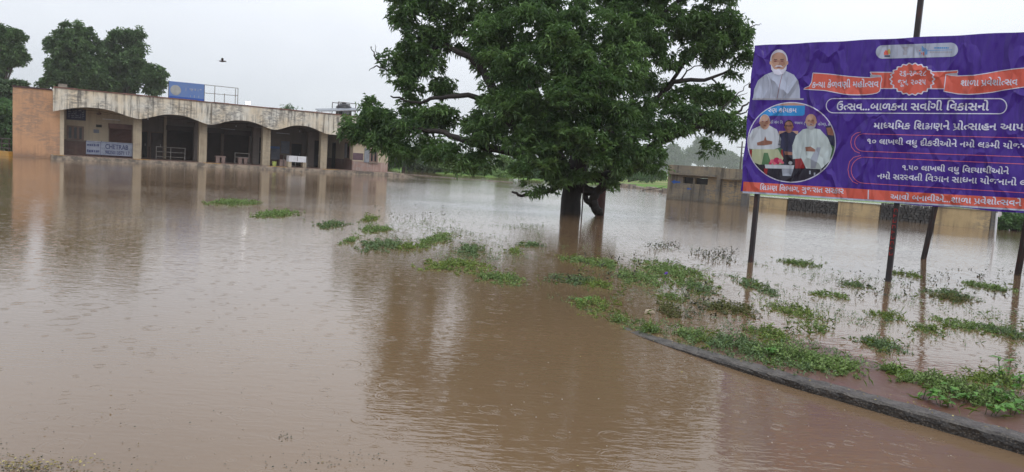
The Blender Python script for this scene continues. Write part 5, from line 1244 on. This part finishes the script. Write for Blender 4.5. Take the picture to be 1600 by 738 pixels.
WL = [
 (432, 335, 23, 6, 'small round weed clump nearest the station, alone in open water'), (365, 317, 30, 4, 'thin strip of low weeds farthest left in the open water'),
 (519, 352, 18, 5, 'small weed clump left of the two short weed tufts'), (577, 343, 9, 4, 'tiny bright tuft at the upper end of the weed line'),
 (587, 359, 20, 5, 'flat oval weed tuft between the tiny tuft and the long low clump'), (547, 376, 8, 7, 'small upright weed tuft at the left end of the long low clump'),
 (592, 384, 30, 9, 'long low bright clump on the left of the weed line'), (637, 387, 14, 5, 'thin weeds trailing off the right end of the long low clump'),
 (664, 382, 9, 9, 'sparse upright weeds left of the round tuft'), (690, 373, 15, 8, 'round grey green tuft standing before the pale sky reflection'),
 (735, 391, 20, 8, 'bright grassy tuft right of the round grey green one'), (710, 417, 44, 10, 'broad mottled weed bed left of the kerb line'),
 (770, 434, 26, 8, 'low weeds joining the broad mottled bed to the bright one'), (793, 438, 24, 9, 'bright green clump at the right end of the broad mottled bed'),
 (829, 383, 18, 3, 'narrow strip of weeds left of the trunk reflection'), (806, 393, 8, 5, 'tiny weed tuft just below the narrow strip'),
 (900, 407, 28, 4, 'narrow weeds crossing the trunk reflection'), (944, 414, 24, 7, 'dark weeds right of the trunk reflection'),
 (892, 438, 38, 7, 'flat dark weeds below the trunk reflection'), (935, 446, 22, 5, 'thin weeds right of the flat dark ones'),
 (998, 436, 34, 12, 'left half of the biggest weed island, dark and leafy'), (1052, 428, 42, 16, 'top of the biggest weed island, tall and bright'), (1095, 452, 24, 9, 'right tail of the biggest weed island'),
 (923, 478, 30, 13, 'bright yellow green bush where the kerb sinks under'), (975, 503, 20, 10, 'dark blue green clump right of the bright yellow green one'), (1014, 516, 15, 5, 'small light clump where the kerb comes out of the water'),
 (1180, 448, 19, 12, 'rounded green clump beside the reflection of the leftmost post'), (1242, 487, 42, 11, 'dense green clump in the middle of the pale reflection'), (1272, 512, 22, 9, 'trailing right end of the dense green clump'),
 (1083, 527, 22, 8, 'small dark clump just behind the kerb'), (1150, 543, 40, 13, 'left end of the leafy bank behind the kerb'), (1205, 525, 26, 12, 'tall leafy growth at the top of the bank behind the kerb'),
 (1232, 563, 52, 15, 'middle of the leafy bank behind the kerb'), (1292, 580, 44, 14, 'right end of the leafy bank behind the kerb'),
 (1375, 541, 34, 9, 'low clump between the posts and the red mud'), (1385, 495, 22, 6, 'small clump at the foot of the second post reflection'), (1300, 463, 26, 4, 'thin line of weeds left of the second post'),
 (1247, 412, 24, 4, 'faint weeds between the first and the second post'), (1484, 461, 30, 6, 'dark brownish weeds right of the rear post'), (1420, 430, 22, 3, 'thin weeds beside the foot of the second post'),
 (1545, 449, 26, 5, 'thin green strip near the right edge under the board'), (1510, 510, 44, 9, 'wide low green patch at the right, left part'), (1585, 525, 26, 13, 'green patch touching the right edge, beside the rightmost post reflection'), (1450, 515, 22, 5, 'short green strip left of the wide low green patch'),
 (1452, 607, 44, 10, 'leafy clump on the mud right of the leafy bank gap'), (1520, 628, 48, 14, 'leafy clump behind the kerb in the lower right'), (1588, 642, 30, 18, 'tall leafy growth in the lower right corner'), (1560, 596, 40, 9, 'pale leafy weeds above the lower right clump'),
 (1395, 590, 14, 4, 'tiny sprigs on the red mud'), (1050, 466, 22, 5, 'sparse weeds under the biggest weed island'), (1335, 446, 22, 4, 'faint weed strip between the second and rear posts')]
for i, w in enumerate(WL):
    px_, py_, hw, hh, lab = w
    big = py_ > 515; weed(px_, py_, hw, hh, lab, dens=1.15 if big else .9, h=.095 if big else .07, leaf=R_(.024, .031) if big else R_(.026, .033), m=('weed', 'weed', 'weedgr', 'weedyl')[i % 4])
weed(1044, 487, 11, 9, 'brown withered upright clump in the water right of the dark blue green one', 1.4, .16, 'weedbr', 'withered_clump')
weed(1140, 484, 38, 9, 'brownish weed clump left of the first post reflection', 1.0, .09, 'weedbr', 'withered_clump')
weed(1490, 468, 26, 4, 'brown weeds just below the dark brownish ones', .8, .07, 'weedbr', 'withered_clump')

# loose sprigs and debris
def scatter(name, label, cat, pts, m, leaf, per, flat=.05, jit=.6):
    C = np.array(pts); d = rng.normal(size=C.shape) * np.array([1, 1, flat]) + np.array([0, 0, flat])
    return tag(link(name, leaf_mesh(name, C, d, per, leaf, leaf * .42, .02, MT[m], jitter=jit, spread=.5 if flat > .2 else .02)), label, cat, kind='stuff')
pts = []
while len(pts) < 2100:
    px_ = R_(560, 1600); py_ = R_(385, 650) if px_ > 850 else R_(340, 450)
    p = on_z(px_, py_); k = kerb_side(p.x, p.y)
    if k < .1 or k > 7.5: continue
    if mnoise.noise(Vector((p.x * .7, p.y * .5, 8))) + .5 * mnoise.noise(Vector((p.x * 2.5, p.y * 2, 3))) + R_(-.2, .2) < .12: continue
    pts.append((p.x, p.y, max(0, ground_z(p.x, p.y)) + R_(.004, .03)))
scatter('loose_sprigs', 'scattered sprigs and water weeds between the larger clumps', 'weeds', pts, 'weedgr', .030, 6, .45)
pts = []; tries = 0
while len(pts) < 620:
    w_i = WL[random.randrange(len(WL))]; px_ = random.gauss(w_i[0], w_i[2] * .9); py_ = random.gauss(w_i[1], w_i[3] * .9)
    if py_ > 736: continue
    p = on_z(px_, py_)
    if kerb_side(p.x, p.y) < .12: continue
    pts.append((p.x, p.y, max(0, ground_z(p.x, p.y))))
C = np.array(pts); d = rng.normal(size=C.shape) * np.array([.6, .6, .1]) + np.array([0, 0, 1.0])
tag(link('grass_blades', leaf_mesh('grass_blades', C, d, 4, .11, .007, .5, MT['weedyl'], jitter=.2, spread=.5)), 'thin bent grass blades rising among the flooded weeds', 'grass', kind='stuff')
pts = []
for (x0, x1, y0, y1, n_) in ((1010, 1060, 380, 390, 40), (1080, 1150, 393, 404, 60), (1105, 1150, 405, 412, 25), (610, 680, 335, 342, 22), (560, 720, 318, 345, 14), (860, 1000, 430, 445, 40), (1060, 1130, 450, 500, 40), (1300, 1600, 420, 470, 90), (1090, 1180, 325, 330, 10), (900, 1000, 395, 430, 30)):
    for _ in range(n_): p = on_z(R_(x0, x1), R_(y0, y1)); pts.append((p.x, p.y, .008 + R_(0, .03)))
scatter('dark_debris', 'dark twigs and rotting leaves drifting among the weeds', 'debris', pts, 'debris', .06, 4, .5)
pts = []
for _ in range(240):
    px_ = abs(random.gauss(0, 95)); py_ = 738 - abs(random.gauss(0, 14)) + px_ * .03; p = on_z(px_, py_); pts.append((p.x, p.y, .003 + R_(0, .006)))
for _ in range(90): p = on_z(random.gauss(515, 60), random.gauss(722, 9)); pts.append((p.x, p.y, .004))
for _ in range(28): p = on_z(random.gauss(446, 7), random.gauss(684, 4)); pts.append((p.x, p.y, .006))
for _ in range(110): p = on_z(R_(0, 1000), R_(480, 738)); pts.append((p.x, p.y, .004))
scatter('floating_litter', 'small leaves and bits floating on the near water', 'litter', pts, 'debris', .014, 1, .02, .3)
pts = []
for _ in range(150):
    px_ = abs(random.gauss(20, 60)); py_ = 736 - abs(random.gauss(0, 9)); p = on_z(px_, py_); pts.append((p.x, p.y, .006 + R_(0, .006)))
for _ in range(26): p = on_z(R_(0, 1100), R_(540, 738)); pts.append((p.x, p.y, .005))
for i in range(150):       # along the kerb top
    t = R_(0, 1) ** .8; a, b = KERB[1], KERB[5]; s = t * 3.99; j = int(s); q = KERB[1 + j].lerp(KERB[2 + j], s - j); d = (KERB[2 + j] - KERB[1 + j]).normalized(); o_ = R_(.02, .26)
    zt = interp(q.y, [(2.9, 0.10), (4.6, 0.092), (5.95, 0.062), (7.15, 0.004)]); pts.append((q.x + d.y * o_, q.y - d.x * o_, (zt if o_ < .17 else zt * .6) + .008))
scatter('yellow_leaves', 'yellow fallen leaves on the kerb and in the near left corner', 'litter', pts, 'litter', .022, 1, .1, .5)

# raindrop bubbles on the near water
mb = MB()
for _ in range(130):
    p = on_z(R_(0, 1500), 738 - abs(random.gauss(0, 130))) if R_(0, 1) < .75 else on_z(R_(500, 1300), R_(560, 738))
    if kerb_side(p.x, p.y) > -.05: continue
    q = R_(.003, .007); o_ = len(mb.v)
    mb.v += [(p.x + q * math.cos(t) * c_, p.y + q * math.sin(t) * c_, z_) for c_, z_ in ((1, .0), (.8, q * .5)) for t in (0, 1.05, 2.1, 3.15, 4.2, 5.25)] + [(p.x, p.y, q * .75)]
    mb.f += [(o_ + i, o_ + (i + 1) % 6, o_ + 6 + (i + 1) % 6, o_ + 6 + i) for i in range(6)] + [(o_ + 6 + i, o_ + 6 + (i + 1) % 6, o_ + 12) for i in range(6)]
tag(mb.build('rain_bubbles', mat('bubble_film', (.30, .24, .18), rough=.08, bump=0), smooth=True), 'tiny rain bubbles scattered over the near brown water', 'bubbles', kind='stuff')
# broad-leaved seedlings near the kerb, leaves one by one
def blade(L_, W_):
    mb = MB(); n_ = 5
    for i in range(n_ + 1):
        t = i / n_; w = W_ * math.sin(math.pi * min(1, t * .92 + .06)) ** .8 * .5; z = .25 * L_ * t - .45 * L_ * t * t
        mb.v += [(L_ * t, -w, z + w * .25), (L_ * t, 0, z), (L_ * t, w, z + w * .25)]
    for i in range(n_): a = i * 3; mb.f += [(a, a + 3, a + 4, a + 1), (a + 1, a + 4, a + 5, a + 2)]
    me = bpy.data.meshes.new('leaf'); me.from_pydata(mb.v, [], mb.f); me.update(); me.materials.append(MT['broad'])
    at_ = me.attributes.new('tint', 'FLOAT', 'FACE'); at_.data.foreach_set('value', [R_(.1, .9)] * len(me.polygons)); return me
BLD = [blade(.085, .045), blade(.07, .042), blade(.10, .05)]
BP = [(1572, 598, .20, 'tallest broad leaved seedling near the right edge'), (1560, 640, .14, 'broad leaved seedling below the tallest one, close to the kerb'), (1500, 632, .10, 'bright broad leaved seedling in the middle of the lower right clump'),
      (1478, 640, .09, 'broad leaved seedling left of the bright one near the kerb'), (1535, 652, .10, 'broad leaved seedling overhanging the kerb edge'), (1592, 618, .15, 'broad leaved seedling at the very right edge'), (1582, 658, .09, 'low broad leaved seedling in the lower right corner'), (1440, 625, .08, 'small broad leaved seedling at the left end of the lower right clump'), (912, 474, .09, 'yellow green seedling on top of the bush where the kerb sinks'), (1208, 560, .08, 'broad leaved seedling in the middle of the leafy bank')]
for px_, py_, h, lab in BP:
    p = on_z(px_, py_); p.z = max(0, ground_z(p.x, p.y)); e = empty('broadleaf_seedling', p); tag(e, lab, 'plant', 'broad leaved seedlings behind the kerb')
    for s in range(3):
        lx, ly = R_(-.05, .05), R_(-.05, .05); MB().tube([(lx, ly, -.02), (lx * 1.6, ly * 1.6, h * .6), (lx * 2, ly * 2, h)], .003, 4).build('stem', MT['stem'], e)
        for k in range(7):
            t = R_(.25, 1.0); o = link('leaf', BLD[k % 3], e); o.location = (lx * (1 + t), ly * (1 + t), h * t); o.rotation_euler = (R_(-.4, .4), R_(-.5, .2), R_(0, 6.28)); sc = R_(.5, .85); o.scale = (sc, sc, sc)
# pale stone and purple scrap among the weeds
p = on_z(1015, 490); e = MB().tube([(-.08, 0, -.02), (-.05, 0, .012), (.03, .0, .02), (.09, 0, -.01)], [.02, .05, .05, .02], 7, rough=.15).build('pale_stone', MT['column'], None, True); e.location = p; e.scale = (.7, .7, .7); tag(e, 'pale rounded stone in the water left of the withered upright clump', 'stone')
p = on_z(1040, 435); e = MB().add([(-.05, 0, .1), (.03, -.02, .11), (.05, .02, .17), (-.02, .03, .16), (.0, 0, .15)], [(0, 1, 4), (1, 2, 4), (2, 3, 4), (3, 0, 4)]).build('plastic_scrap', BN['violet'], None); e.location = p; e.scale = (.6, .6, .6); tag(e, 'crumpled purple plastic scrap caught in the biggest weed island', 'litter')

# ------------------------------------------------------------------ HAZE (rain-damp air)
hz = MB().box(-1520, 1520, -80, 1520, -1.6, 34.0).build('haze', None)
m = bpy.data.materials.new('damp_air'); m.use_nodes = True; n = m.node_tree.nodes; n.clear()
pv = n.new('ShaderNodeVolumePrincipled'); pv.inputs['Color'].default_value = (0.95, 0.97, 0.99, 1); pv.inputs['Density'].default_value = 0.0005; pv.inputs['Anisotropy'].default_value = 0.2
ou = n.new('ShaderNodeOutputMaterial'); m.node_tree.links.new(pv.outputs[0], ou.inputs['Volume']); hz.data.materials.append(m); tag(hz, kind='stuff')
hz['label'] = 'pale rain haze filling the air over the flood'; hz['category'] = 'haze'
